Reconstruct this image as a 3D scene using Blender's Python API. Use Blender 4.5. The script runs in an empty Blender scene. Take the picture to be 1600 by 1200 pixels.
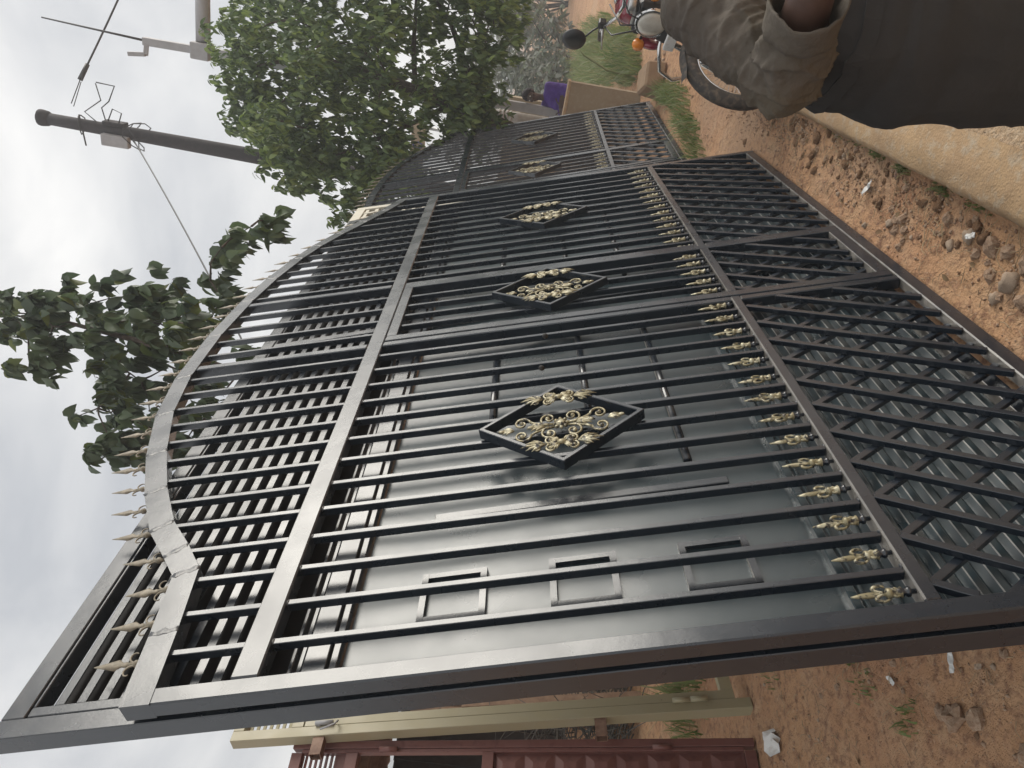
import bpy, bmesh, math, random
import numpy as np
from mathutils import Vector, Matrix, noise as mnoise
R = math.radians
random.seed(7)
scene = bpy.context.scene
COL = scene.collection

# ------------------------------------------------------------------ camera (held sideways: the picture's left is up)
cam_d = bpy.data.cameras.new('camera')
cam = bpy.data.objects.new('camera', cam_d); COL.objects.link(cam)
c_right = Vector((0.48603, -0.86229, 0.14223)); c_up = Vector((-0.01227, 0.15599, 0.98768)); c_fwd = Vector((0.87385, 0.48179, -0.06523))
mx = Matrix(((-c_up.x, c_right.x, -c_fwd.x), (-c_up.y, c_right.y, -c_fwd.y), (-c_up.z, c_right.z, -c_fwd.z))).to_4x4()
mx.translation = Vector((-1.0349, -0.7317, 1.5777))
cam.matrix_world = mx
cam_d.sensor_width = 36.0; cam_d.lens = 36.0 * 1155 / 1600
cam_d.clip_start = 0.02; cam_d.clip_end = 2000
scene.camera = cam
scene.render.resolution_x = 1024; scene.render.resolution_y = 768

# ------------------------------------------------------------------ sky and sun
SUN_AZ, SUN_EL = R(-43), R(30)          # azimuth measured from +X towards +Y
world = bpy.data.worlds.new('World'); scene.world = world; world.use_nodes = True
wn, wl = world.node_tree.nodes, world.node_tree.links
wn.clear()
w_out = wn.new('ShaderNodeOutputWorld'); w_bg = wn.new('ShaderNodeBackground')
sky = wn.new('ShaderNodeTexSky'); sky.sky_type = 'NISHITA'; sky.sun_disc = False
sky.sun_elevation = SUN_EL; sky.sun_rotation = R(90) - SUN_AZ
sky.air_density = 1.0; sky.dust_density = 2.0
w_tc = wn.new('ShaderNodeTexCoord')
w_map = wn.new('ShaderNodeMapping'); w_map.inputs['Scale'].default_value = (1.0, 1.0, 1.7)
n1 = wn.new('ShaderNodeTexNoise'); n1.inputs['Scale'].default_value = 2.6; n1.inputs['Detail'].default_value = 6; n1.inputs['Roughness'].default_value = 0.52; n1.inputs['Distortion'].default_value = 0.5
n2 = wn.new('ShaderNodeTexNoise'); n2.inputs['Scale'].default_value = 1.1; n2.inputs['Detail'].default_value = 3
wl.new(w_tc.outputs['Generated'], w_map.inputs['Vector'])
wl.new(w_map.outputs[0], n1.inputs['Vector']); wl.new(w_map.outputs[0], n2.inputs['Vector'])
r1 = wn.new('ShaderNodeValToRGB'); r1.color_ramp.elements[0].position = 0.30; r1.color_ramp.elements[1].position = 0.66
r1.color_ramp.elements[0].color = (4.7, 4.85, 5.1, 1); r1.color_ramp.elements[1].color = (8.6, 8.5, 8.3, 1)
r2 = wn.new('ShaderNodeValToRGB'); r2.color_ramp.elements[0].position = 0.35; r2.color_ramp.elements[1].position = 0.7
r2.color_ramp.elements[0].color = (0.90, 0.90, 0.90, 1); r2.color_ramp.elements[1].color = (0.99, 0.99, 0.99, 1)
wl.new(n1.outputs['Fac'], r1.inputs['Fac']); wl.new(n2.outputs['Fac'], r2.inputs['Fac'])
w_mix = wn.new('ShaderNodeMixRGB')
wl.new(r2.outputs['Color'], w_mix.inputs['Fac']); wl.new(sky.outputs['Color'], w_mix.inputs['Color1']); wl.new(r1.outputs['Color'], w_mix.inputs['Color2'])
wl.new(w_mix.outputs['Color'], w_bg.inputs['Color']); w_bg.inputs['Strength'].default_value = 0.11
wl.new(w_bg.outputs[0], w_out.inputs['Surface'])
sun_d = bpy.data.lights.new('sun', 'SUN'); sun_d.energy = 2.6; sun_d.angle = R(36); sun_d.color = (1.0, 0.95, 0.86)
sun = bpy.data.objects.new('sun', sun_d); COL.objects.link(sun)
to_sun = Vector((math.cos(SUN_EL) * math.cos(SUN_AZ), math.cos(SUN_EL) * math.sin(SUN_AZ), math.sin(SUN_EL)))
sun.rotation_euler = to_sun.to_track_quat('Z', 'Y').to_euler()
sun.location = to_sun * 30
vs = scene.view_settings
vs.view_transform = 'Standard'; vs.look = 'None'; vs.exposure = 0.22; vs.gamma = 1.0; vs.use_curve_mapping = False

scene.cycles.max_bounces = 8; scene.cycles.diffuse_bounces = 3; scene.cycles.glossy_bounces = 4; scene.cycles.transmission_bounces = 3; scene.cycles.volume_bounces = 0

# ------------------------------------------------------------------ helpers
def link(o, parent=None):
    COL.objects.link(o)
    if parent is not None: o.parent = parent
    return o
def tag(o, label=None, cat=None, group=None, kind=None):
    if label: o['label'] = label
    if cat: o['category'] = cat
    if group: o['group'] = group
    if kind: o['kind'] = kind
    return o
def empty(name, loc=(0, 0, 0), rot=(0, 0, 0)):
    o = bpy.data.objects.new(name, None); o.empty_display_size = 0.1
    o.location = loc; o.rotation_euler = rot
    return link(o)
def meshobj(name, mesh, parent=None, loc=None):
    o = bpy.data.objects.new(name, mesh)
    if loc is not None: o.location = loc
    return link(o, parent)

class MB:
    """collects vertices and faces, then becomes one mesh object"""
    def __init__(s): s.v = []; s.f = []; s.sm = []
    def add(s, vs_, fs, smooth=False):
        b = len(s.v); s.v += [tuple(v) for v in vs_]
        s.f += [tuple(i + b for i in f) for f in fs]; s.sm += [smooth] * len(fs)
    def box(s, x0, x1, y0, y1, z0, z1):
        s.add([(x0,y0,z0),(x1,y0,z0),(x1,y1,z0),(x0,y1,z0),(x0,y0,z1),(x1,y0,z1),(x1,y1,z1),(x0,y1,z1)],
              [(0,3,2,1),(4,5,6,7),(0,1,5,4),(1,2,6,5),(2,3,7,6),(3,0,4,7)])
    def bar(s, p0, p1, w, d, side=(0, 1, 0)):
        """box from p0 to p1; d is measured along `side`, w across it"""
        p0, p1 = Vector(p0), Vector(p1); ax = (p1 - p0).normalized(); sd = Vector(side)
        sd = (sd - ax * sd.dot(ax)).normalized(); wd = ax.cross(sd)
        c = []
        for p in (p0, p1):
            for a, b in ((-1,-1),(1,-1),(1,1),(-1,1)): c.append(p + wd * (a * w / 2) + sd * (b * d / 2))
        s.add(c, [(0,3,2,1),(4,5,6,7),(0,1,5,4),(1,2,6,5),(2,3,7,6),(3,0,4,7)])
    def tube(s, path, r, n=8, closed=False, caps=True):
        path = [Vector(p) for p in path]; m = len(path)
        rs = r if isinstance(r, (list, tuple)) else [r] * m
        ref = None; vs_ = []
        for i, p in enumerate(path):
            a = path[(i - 1) % m] if (closed or i > 0) else p
            b = path[(i + 1) % m] if (closed or i < m - 1) else p
            t = (b - a).normalized()
            if ref is None:
                ref = Vector((0, 0, 1)) if abs(t.z) < 0.9 else Vector((1, 0, 0))
            ref = (ref - t * ref.dot(t)).normalized(); bi = t.cross(ref)
            for k in range(n):
                an = 2 * math.pi * k / n
                vs_.append(p + (ref * math.cos(an) + bi * math.sin(an)) * rs[i])
        fs = []
        for i in range(m if closed else m - 1):
            j = (i + 1) % m
            for k in range(n):
                k2 = (k + 1) % n
                fs.append((i*n+k, i*n+k2, j*n+k2, j*n+k))
        if caps and not closed:
            fs.append(tuple(range(n - 1, -1, -1))); fs.append(tuple((m-1)*n + k for k in range(n)))
        s.add(vs_, fs, True)
    def lathe(s, prof, n=10, o=(0, 0, 0), ax='z', sx=1.0, sy=1.0):
        vs_ = []
        for r, z in prof:
            for k in range(n):
                a = 2 * math.pi * k / n
                q = (r * math.cos(a) * sx, r * math.sin(a) * sy, z)
                if ax == 'x': q = (q[2], q[0], q[1])
                elif ax == 'y': q = (q[1], q[2], q[0])
                vs_.append((q[0]+o[0], q[1]+o[1], q[2]+o[2]))
        fs = []
        for i in range(len(prof) - 1):
            for k in range(n):
                k2 = (k + 1) % n
                fs.append((i*n+k, i*n+k2, (i+1)*n+k2, (i+1)*n+k))
        fs.append(tuple(range(n-1, -1, -1))); fs.append(tuple((len(prof)-1)*n+k for k in range(n)))
        s.add(vs_, fs, True)
    def blob(s, c, r, n=8, m=5, seed=0, rough=0.0):
        rx, ry, rz = r if isinstance(r, (list, tuple)) else (r, r, r)
        vs_ = []; fs = []
        for i in range(m + 1):
            th = math.pi * (0.02 + 0.96 * i / m)
            for k in range(n):
                a = 2 * math.pi * k / n
                d = Vector((math.sin(th)*math.cos(a), math.sin(th)*math.sin(a), math.cos(th)))
                q = 1 + rough * mnoise.noise(d * 1.7 + Vector((seed * 3.1, seed * 1.7, 0)))
                vs_.append((c[0]+d.x*rx*q, c[1]+d.y*ry*q, c[2]+d.z*rz*q))
        for i in range(m):
            for k in range(n):
                k2 = (k + 1) % n
                fs.append((i*n+k, (i+1)*n+k, (i+1)*n+k2, i*n+k2))
        fs.append(tuple(range(n))); fs.append(tuple(m*n+k for k in range(n-1, -1, -1)))
        s.add(vs_, fs, True)
    def mesh(s, name, mat, bevel=0):
        me = bpy.data.meshes.new(name); me.from_pydata(s.v, [], s.f); 
        me.polygons.foreach_set('use_smooth', s.sm)
        if mat: me.materials.append(mat)
        bm = bmesh.new(); bm.from_mesh(me); bmesh.ops.recalc_face_normals(bm, faces=bm.faces)
        if bevel:
            bmesh.ops.bevel(bm, geom=list(bm.edges), offset=bevel, segments=1, affect='EDGES', clamp_overlap=True)
        bm.to_mesh(me); bm.free(); me.update()
        return me
    def build(s, name, mat, parent=None, bevel=0, loc=None):
        return meshobj(name, s.mesh(name, mat, bevel), parent, loc)

def fast_mesh(name, verts, faces, mats, midx=None, smooth=False):
    me = bpy.data.meshes.new(name)
    verts = np.asarray(verts, np.float32); faces = np.asarray(faces, np.int32); k = faces.shape[1]
    me.vertices.add(len(verts)); me.vertices.foreach_set('co', verts.ravel())
    me.loops.add(faces.size); me.loops.foreach_set('vertex_index', faces.ravel())
    me.polygons.add(len(faces)); me.polygons.foreach_set('loop_start', np.arange(0, faces.size, k, dtype=np.int32))
    me.polygons.foreach_set('loop_total', np.full(len(faces), k, np.int32))
    for m in mats: me.materials.append(m)
    if midx is not None: me.polygons.foreach_set('material_index', np.asarray(midx, np.int32))
    if smooth: me.polygons.foreach_set('use_smooth', np.ones(len(faces), bool))
    me.update(calc_edges=True); me.validate()
    return me

def mat(name, col, rough=0.6, metal=0.0, ior=1.5, noise=None, bump=None, coat=0.0, rvar=0.0, extra=None, obj=False, trans=0.0):
    """Principled material. noise = (scale, colour2, low, high[, detail]); bump = (scale, strength, distance)"""
    m = bpy.data.materials.new(name); m.use_nodes = True
    nt = m.node_tree; N, L = nt.nodes, nt.links; b = N['Principled BSDF']
    b.inputs['Base Color'].default_value = (*col, 1); b.inputs['Roughness'].default_value = rough
    b.inputs['Metallic'].default_value = metal; b.inputs['IOR'].default_value = ior
    b.inputs['Coat Weight'].default_value = coat; b.inputs['Coat Roughness'].default_value = 0.12
    tc = N.new('ShaderNodeTexCoord'); vec = tc.outputs['Object']
    if obj:
        oi = N.new('ShaderNodeObjectInfo'); av = N.new('ShaderNodeVectorMath'); av.operation = 'ADD'
        cb = N.new('ShaderNodeCombineXYZ'); ml = N.new('ShaderNodeMath'); ml.operation = 'MULTIPLY'; ml.inputs[1].default_value = 37.0
        L.new(oi.outputs['Random'], ml.inputs[0]); L.new(ml.outputs[0], cb.inputs[0]); L.new(ml.outputs[0], cb.inputs[2])
        L.new(vec, av.inputs[0]); L.new(cb.outputs[0], av.inputs[1]); vec = av.outputs[0]
    last = None
    layers = [noise] if noise and not isinstance(noise, list) else (noise or [])
    for ly in layers:
        sc, c2, lo, hi = ly[:4]
        nz = N.new('ShaderNodeTexNoise'); nz.inputs['Scale'].default_value = sc; nz.inputs['Detail'].default_value = ly[4] if len(ly) > 4 else 5
        nz.inputs['Roughness'].default_value = 0.6
        L.new(vec, nz.inputs['Vector'])
        rp = N.new('ShaderNodeValToRGB'); rp.color_ramp.elements[0].position = lo; rp.color_ramp.elements[1].position = hi
        L.new(nz.outputs['Fac'], rp.inputs['Fac'])
        mi = N.new('ShaderNodeMixRGB'); L.new(rp.outputs['Color'], mi.inputs['Fac'])
        if last is None: mi.inputs['Color1'].default_value = (*col, 1)
        else: L.new(last, mi.inputs['Color1'])
        mi.inputs['Color2'].default_value = (*c2, 1); last = mi.outputs['Color']
    if last is not None: L.new(last, b.inputs['Base Color'])
    if rvar:
        nz = N.new('ShaderNodeTexNoise'); nz.inputs['Scale'].default_value = 6; nz.inputs['Detail'].default_value = 6
        L.new(vec, nz.inputs['Vector'])
        mr = N.new('ShaderNodeMapRange'); mr.inputs['From Min'].default_value = 0.3; mr.inputs['From Max'].default_value = 0.7
        mr.inputs['To Min'].default_value = max(0.03, rough - rvar); mr.inputs['To Max'].default_value = rough + rvar
        L.new(nz.outputs['Fac'], mr.inputs['Value']); L.new(mr.outputs['Result'], b.inputs['Roughness'])
    if bump:
        prev = None
        for sc, st, di in (bump if isinstance(bump, list) else [bump]):
            nz = N.new('ShaderNodeTexNoise'); nz.inputs['Scale'].default_value = sc; nz.inputs['Detail'].default_value = 6
            L.new(vec, nz.inputs['Vector'])
            bp = N.new('ShaderNodeBump'); bp.inputs['Strength'].default_value = st; bp.inputs['Distance'].default_value = di
            L.new(nz.outputs['Fac'], bp.inputs['Height'])
            if prev: L.new(prev, bp.inputs['Normal'])
            prev = bp.outputs['Normal']
        L.new(prev, b.inputs['Normal'])
    if trans:
        o = N['Material Output']; t = N.new('ShaderNodeBsdfTranslucent'); a = N.new('ShaderNodeMixShader'); a.inputs[0].default_value = trans
        if last is not None: L.new(last, t.inputs['Color'])
        else: t.inputs['Color'].default_value = (*col, 1)
        L.new(b.outputs[0], a.inputs[1]); L.new(t.outputs[0], a.inputs[2]); L.new(a.outputs[0], o.inputs['Surface'])
    return m

# ------------------------------------------------------------------ materials
M = {}
M['paint'] = mat('gate_paint', (0.010, 0.016, 0.025), 0.27, ior=1.74, noise=[(7, (0.013, 0.020, 0.030), 0.50, 0.78), (45, (0.05, 0.05, 0.05), 0.68, 0.80), (3.2, (0.035, 0.033, 0.032), 0.60, 0.80)], bump=[(9, 0.10, 0.01), (170, 0.06, 0.002)], rvar=0.06)
M['paint_sheet'] = mat('gate_sheet_paint', (0.018, 0.034, 0.042), 0.31, ior=1.70, noise=[(5, (0.022, 0.040, 0.052), 0.52, 0.78), (38, (0.055, 0.055, 0.055), 0.68, 0.80)], bump=[(1.8, 0.16, 0.02), (9, 0.04, 0.006)], rvar=0.06)
def add_dust_glint(m, col, lo, hi, amount):
    # pale tint on faces looking up: settled dust, and painted highlights on edges and ribs
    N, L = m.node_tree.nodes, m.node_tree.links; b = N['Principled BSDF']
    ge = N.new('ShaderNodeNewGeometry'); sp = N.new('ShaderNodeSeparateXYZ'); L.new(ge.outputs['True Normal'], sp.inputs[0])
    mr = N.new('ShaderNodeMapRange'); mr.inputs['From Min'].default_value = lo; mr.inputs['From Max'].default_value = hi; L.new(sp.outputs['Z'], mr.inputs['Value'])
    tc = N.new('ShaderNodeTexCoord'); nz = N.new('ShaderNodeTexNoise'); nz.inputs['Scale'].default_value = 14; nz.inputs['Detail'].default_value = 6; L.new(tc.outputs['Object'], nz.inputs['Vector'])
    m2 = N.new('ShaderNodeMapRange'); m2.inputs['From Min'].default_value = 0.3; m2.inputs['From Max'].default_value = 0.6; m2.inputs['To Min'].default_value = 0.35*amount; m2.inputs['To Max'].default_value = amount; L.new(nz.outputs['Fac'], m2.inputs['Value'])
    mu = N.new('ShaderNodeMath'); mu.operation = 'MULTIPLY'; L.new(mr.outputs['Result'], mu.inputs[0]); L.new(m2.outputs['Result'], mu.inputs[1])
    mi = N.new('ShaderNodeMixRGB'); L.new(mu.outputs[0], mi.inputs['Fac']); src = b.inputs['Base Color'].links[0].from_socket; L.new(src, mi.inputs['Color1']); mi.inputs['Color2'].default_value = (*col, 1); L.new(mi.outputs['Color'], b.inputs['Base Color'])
M['rib_highlight'] = M['paint'].copy(); M['rib_highlight'].name = 'rib_highlight_paint'
add_dust_glint(M['paint'], (0.34, 0.31, 0.27), 0.80, 0.93, 0.75); add_dust_glint(M['rib_highlight'], (0.46, 0.45, 0.43), 0.60, 0.85, 0.9)  # rib copy: bright line painted in for a sky reflection
M['weld'] = mat('weld_paint', (0.03, 0.034, 0.040), 0.36, ior=1.74, noise=(60, (0.08, 0.08, 0.08), 0.45, 0.65), bump=(120, 0.5, 0.003))
M['gold'] = mat('gold_paint', (0.27, 0.235, 0.14), 0.38, metal=0.25, noise=[(34, (0.55, 0.52, 0.38), 0.48, 0.64), (60, (0.03, 0.027, 0.025), 0.52, 0.62)], bump=(110, 0.4, 0.003), obj=True)
M['oldgold'] = mat('dull_gold_paint', (0.19, 0.165, 0.12), 0.55, noise=[(45, (0.30, 0.265, 0.20), 0.45, 0.65), (80, (0.06, 0.055, 0.055), 0.6, 0.72)], bump=(110, 0.3, 0.003), obj=True)
M['beige'] = mat('beige_paint', (0.36, 0.32, 0.20), 0.45, noise=[(4, (0.36, 0.325, 0.225), 0.4, 0.7), (60, (0.24, 0.21, 0.15), 0.66, 0.76)], bump=(40, 0.1, 0.004), rvar=0.08)
M['cream'] = mat('cream_paint', (0.55, 0.53, 0.44), 0.45, noise=(5, (0.46, 0.44, 0.36), 0.4, 0.7), bump=(40, 0.1, 0.004))
M['maroon'] = mat('maroon_paint', (0.17, 0.070, 0.058), 0.48, noise=[(5, (0.21, 0.095, 0.08), 0.4, 0.7), (30, (0.13, 0.05, 0.045), 0.55, 0.75)], bump=(30, 0.12, 0.005), rvar=0.08)
M['rust'] = mat('red_oxide', (0.16, 0.085, 0.055), 0.65, noise=(20, (0.27, 0.17, 0.12), 0.4, 0.65), bump=(60, 0.3, 0.004))
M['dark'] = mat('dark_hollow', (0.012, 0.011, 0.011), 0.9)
M['soil'] = None
M['stone'] = mat('stone_mat', (0.34, 0.215, 0.135), 0.9, noise=[(5, (0.48, 0.36, 0.26), 0.4, 0.7), (30, (0.22, 0.13, 0.085), 0.5, 0.75)], bump=(30, 0.5, 0.01), obj=True)
M['palestone'] = mat('pale_stone', (0.44, 0.33, 0.24), 0.85, noise=[(9, (0.36, 0.27, 0.2), 0.4, 0.7)], bump=(30, 0.5, 0.01), obj=True)
M['concrete'] = mat('concrete_mat', (0.47, 0.315, 0.175), 0.9, noise=[(3.5, (0.36, 0.235, 0.135), 0.40, 0.66), (26, (0.47, 0.39, 0.29), 0.5, 0.75), (90, (0.28, 0.2, 0.13), 0.58, 0.75)], bump=[(14, 0.35, 0.02), (120, 0.55, 0.006)])
M['roughcon'] = mat('pebbly_concrete', (0.43, 0.295, 0.175), 0.92, noise=[(55, (0.56, 0.44, 0.31), 0.45, 0.7), (18, (0.38, 0.26, 0.165), 0.45, 0.75), (140, (0.2, 0.14, 0.09), 0.55, 0.72)], bump=[(60, 0.9, 0.012), (160, 0.7, 0.006)])
M['wall'] = mat('plaster_wall', (0.30, 0.235, 0.155), 0.9, noise=[(3, (0.24, 0.15, 0.10), 0.45, 0.7), (20, (0.34, 0.28, 0.2), 0.5, 0.75)], bump=(25, 0.4, 0.01))
M['wallpale'] = mat('pale_wall', (0.36, 0.30, 0.21), 0.9, noise=(4, (0.3, 0.24, 0.16), 0.4, 0.7), bump=(25, 0.3, 0.01))
M['galv'] = mat('galvanised', (0.42, 0.42, 0.41), 0.45, metal=0.5, noise=(14, (0.3, 0.29, 0.28), 0.4, 0.7), bump=(30, 0.1, 0.004))
M['galvpost'] = mat('weathered_concrete', (0.38, 0.36, 0.33), 0.85, noise=(9, (0.26, 0.245, 0.22), 0.4, 0.7), bump=(25, 0.4, 0.01))
M['greymetal'] = mat('grey_metal', (0.36, 0.36, 0.37), 0.5, noise=(12, (0.3, 0.3, 0.31), 0.4, 0.7))
M['polewood'] = mat('pole_wood', (0.028, 0.025, 0.028), 0.85, noise=(15, (0.042, 0.037, 0.040), 0.4, 0.7), bump=(20, 0.4, 0.01))
M['wire'] = mat('black_cable', (0.03, 0.03, 0.03), 0.5)
M['timber'] = mat('timber', (0.20, 0.12, 0.075), 0.8, noise=(18, (0.3, 0.2, 0.13), 0.4, 0.7), bump=(40, 0.3, 0.006))
M['barkt'] = mat('bark', (0.065, 0.050, 0.040), 0.9, noise=(25, (0.12, 0.095, 0.075), 0.45, 0.7), bump=(40, 0.6, 0.01))
M['cloth'] = mat('work_cloth', (0.098, 0.080, 0.056), 0.85, noise=[(3.5, (0.070, 0.057, 0.046), 0.4, 0.68), (14, (0.115, 0.095, 0.075), 0.5, 0.75)], bump=[(9, 0.5, 0.025), (26, 0.6, 0.012), (60, 0.4, 0.005), (900, 0.25, 0.0008)])
M['cloth2'] = mat('dark_work_cloth', (0.032, 0.029, 0.027), 0.88, noise=(5, (0.024, 0.022, 0.021), 0.4, 0.68), bump=[(7, 0.5, 0.025), (30, 0.25, 0.008), (900, 0.25, 0.0008)])
M['skin'] = mat('skin', (0.072, 0.040, 0.030), 0.5, noise=(20, (0.095, 0.055, 0.042), 0.4, 0.7), bump=(200, 0.15, 0.001))
M['purple'] = mat('purple_cloth', (0.10, 0.045, 0.30), 0.8, noise=(12, (0.075, 0.03, 0.22), 0.4, 0.7), bump=(25, 0.5, 0.01))
M['scarf'] = mat('scarf_cloth', (0.03, 0.022, 0.03), 0.8)
M['hair'] = mat('hair', (0.012, 0.010, 0.009), 0.7)
M['rubber'] = mat('rubber', (0.055, 0.050, 0.046), 0.8, noise=(30, (0.16, 0.125, 0.095), 0.45, 0.7))
M['chrome'] = mat('chrome', (0.75, 0.75, 0.74), 0.14, metal=1.0)
M['alu'] = mat('aluminium', (0.55, 0.55, 0.54), 0.35, metal=0.8)
M['blackplastic'] = mat('black_plastic', (0.018, 0.018, 0.02), 0.42)
M['redpaint'] = mat('red_tank_paint', (0.25, 0.022, 0.045), 0.2, coat=0.6)
M['orange'] = mat('orange_lens', (0.85, 0.26, 0.02), 0.25, coat=0.5)
M['lens'] = mat('headlamp_lens', (0.62, 0.60, 0.54), 0.12, coat=1.0, noise=(8, (0.42, 0.38, 0.32), 0.4, 0.7))
M['mirror'] = mat('mirror_back', (0.02, 0.021, 0.024), 0.4)
M['white'] = mat('white_plastic', (0.72, 0.72, 0.70), 0.5, noise=(30, (0.55, 0.5, 0.45), 0.5, 0.75))
M['yellow'] = mat('yellow_plastic', (0.75, 0.50, 0.03), 0.4)
M['blueink'] = mat('blue_ink', (0.04, 0.05, 0.22), 0.6)
M['straw'] = mat('dry_straw', (0.40, 0.31, 0.19), 0.85, noise=(3, (0.28, 0.19, 0.11), 0.35, 0.65))
M['dryleaf'] = mat('dry_leaf', (0.20, 0.12, 0.06), 0.8, noise=(6, (0.3, 0.22, 0.12), 0.4, 0.6), trans=0.2, obj=True)
M['brush'] = mat('grey_brush', (0.13, 0.12, 0.105), 0.9, noise=(3, (0.07, 0.065, 0.055), 0.4, 0.65))
M['thatch'] = mat('shed_board', (0.030, 0.022, 0.019), 0.9, noise=(12, (0.05, 0.038, 0.03), 0.4, 0.7))
M['carton'] = mat('tan_block', (0.36, 0.24, 0.145), 0.85, noise=(8, (0.28, 0.18, 0.11), 0.4, 0.7), bump=(30, 0.4, 0.008))
def leafmat(name, c1, c2, sc, tr=0.35, rough=0.45):
    return mat(name, c1, rough, noise=(sc, c2, 0.35, 0.65, 2), trans=tr)
M['leafA'] = leafmat('leaf_mango', (0.075, 0.125, 0.050), (0.13, 0.19, 0.065), 2.2)
M['leafA2'] = leafmat('leaf_mango_young', (0.19, 0.27, 0.07), (0.25, 0.33, 0.10), 2.2)
M['leafB'] = leafmat('leaf_broad', (0.060, 0.092, 0.055), (0.10, 0.145, 0.065), 3.0)
M['leafB2'] = leafmat('leaf_broad_young', (0.12, 0.15, 0.032), (0.085, 0.12, 0.03), 3.0)
M['leafF'] = leafmat('leaf_dusty_hazed', (0.16, 0.185, 0.15), (0.29, 0.29, 0.25), 1.6, 0.2, 0.8)  # dusty grey-green, paled so the colour carries distance haze
M['leafF2'] = leafmat('leaf_dusty_green_hazed', (0.13, 0.16, 0.11), (0.20, 0.23, 0.15), 1.6, 0.2, 0.8)
M['grass'] = leafmat('grass_blade', (0.12, 0.19, 0.055), (0.22, 0.28, 0.10), 2.0, 0.35, 0.6)
M['grassdry'] = leafmat('grass_dry', (0.34, 0.33, 0.16), (0.20, 0.23, 0.09), 2.0, 0.3, 0.7)

def soil():
    m = bpy.data.materials.new('red_soil'); m.use_nodes = True
    nt = m.node_tree; N, L = nt.nodes, nt.links; b = N['Principled BSDF']; b.inputs['Roughness'].default_value = 0.95
    tc = N.new('ShaderNodeTexCoord')
    def nz(s, d=6, r=0.6):
        n = N.new('ShaderNodeTexNoise'); n.inputs['Scale'].default_value = s; n.inputs['Detail'].default_value = d; n.inputs['Roughness'].default_value = r
        L.new(tc.outputs['Object'], n.inputs['Vector']); return n.outputs['Fac']
    def ramp(f, lo, hi):
        r = N.new('ShaderNodeValToRGB'); r.color_ramp.elements[0].position = lo; r.color_ramp.elements[1].position = hi
        L.new(f, r.inputs['Fac']); return r.outputs['Color']
    cur = None
    def mixc(fac, c2, c1=None):
        nonlocal cur
        x = N.new('ShaderNodeMixRGB'); L.new(fac, x.inputs['Fac'])
        if cur is None: x.inputs['Color1'].default_value = (*c1, 1)
        else: L.new(cur, x.inputs['Color1'])
        x.inputs['Color2'].default_value = (*c2, 1); cur = x.outputs['Color']
    mixc(ramp(nz(1.3), 0.36, 0.66), (0.57, 0.335, 0.18), (0.46, 0.245, 0.132))
    mixc(ramp(nz(6), 0.48, 0.72), (0.56, 0.36, 0.215))
    mixc(ramp(nz(28), 0.50, 0.70), (0.24, 0.12, 0.07))
    mixc(ramp(nz(90), 0.60, 0.74), (0.55, 0.42, 0.30))
    mixc(ramp(nz(0.35), 0.52, 0.68), (0.48, 0.32, 0.21))
    L.new(cur, b.inputs['Base Color'])
    prev = None
    for s, st, di in ((7, 0.7, 0.06), (26, 0.9, 0.025), (95, 1.0, 0.010)):
        bp = N.new('ShaderNodeBump'); bp.inputs['Strength'].default_value = st; bp.inputs['Distance'].default_value = di
        L.new(nz(s), bp.inputs['Height'])
        if prev: L.new(prev, bp.inputs['Normal'])
        prev = bp.outputs['Normal']
    L.new(prev, b.inputs['Normal'])
    return m
M['soil'] = soil()

# ------------------------------------------------------------------ ground: one graded sheet reaching the horizon
def fbm(x, y, s, o=4):
    return mnoise.fractal(Vector((x * s, y * s, 0.37)), 0.9, 2.1, o)
def ground_z(x, y):
    far = min(1.0, max(0.0, (abs(x - 3) - 6) / 6.0)) + min(1.0, max(0.0, (abs(y) - 5) / 6.0))
    z = 0.016 * fbm(x, y, 1.1) + 0.010 * fbm(x + 7, y, 4.5) + 0.10 * far * fbm(x, y + 3, 0.12, 3)
    d = math.exp(-((y + 0.02) / 0.22) ** 2) if -0.3 < x < 8 else 0
    z = z * (1 - 0.6 * d)
    if -0.62 < y < -0.18 and -3 < x < 3.6: z += 0.012 * math.sin((y + 0.62) / 0.44 * math.pi)   # dirt heaped against the kerb
    return z - 0.012
def graded(c, near, step, far, g):
    a = [0.0]; s = step
    while a[-1] < far:
        if a[-1] > near: s *= g
        a.append(a[-1] + s)
    return sorted([c - t for t in a[1:]] + [c + t for t in a])
gx = graded(2.0, 3.0, 0.045, 420, 1.13); gy = graded(0.3, 1.7, 0.045, 420, 1.13)
gv = [(x, y, ground_z(x, y)) for y in gy for x in gx]; nx = len(gx)
gf = [(j*nx+i, j*nx+i+1, (j+1)*nx+i+1, (j+1)*nx+i) for j in range(len(gy)-1) for i in range(nx-1)]
ground = meshobj('ground', fast_mesh('ground', gv, gf, [M['soil']], smooth=True)); tag(ground, kind='structure')

# concrete kerb slab the photographer stands on: rounded smooth edge and a pebbly top
KX0, KX1 = -6.0, 3.35
slab_bm = MB()
xs = [KX0 + (KX1 - KX0) * i / 150 for i in range(151)]
prof = [(-0.29, -0.10), (-0.318, 0.02), (-0.332, 0.070), (-0.352, 0.090), (-0.44, 0.099), (-0.52, 0.105)]
def kerb_pt(x, k, y, z): 
    return (x, y + 0.007 * fbm(x, k * 1.3, 1.6) + 0.007 * fbm(x, k * .7, 9), z + (0.008 * fbm(x + 9, k, 7) if k else 0))
vsl = [kerb_pt(x, k, y, z) for x in xs for k, (y, z) in enumerate(prof)]
npf = len(prof)
slab_bm.add(vsl, [(i*npf+k, i*npf+k+1, (i+1)*npf+k+1, (i+1)*npf+k) for i in range(150) for k in range(npf-1)] + [tuple(150*npf + k for k in range(npf))], True)
kerb = slab_bm.build('kerb', M['concrete']); tag(kerb, kind='structure')
pv = MB(); cols = [-0.515 - 0.06 * j for j in range(60)]
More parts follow.
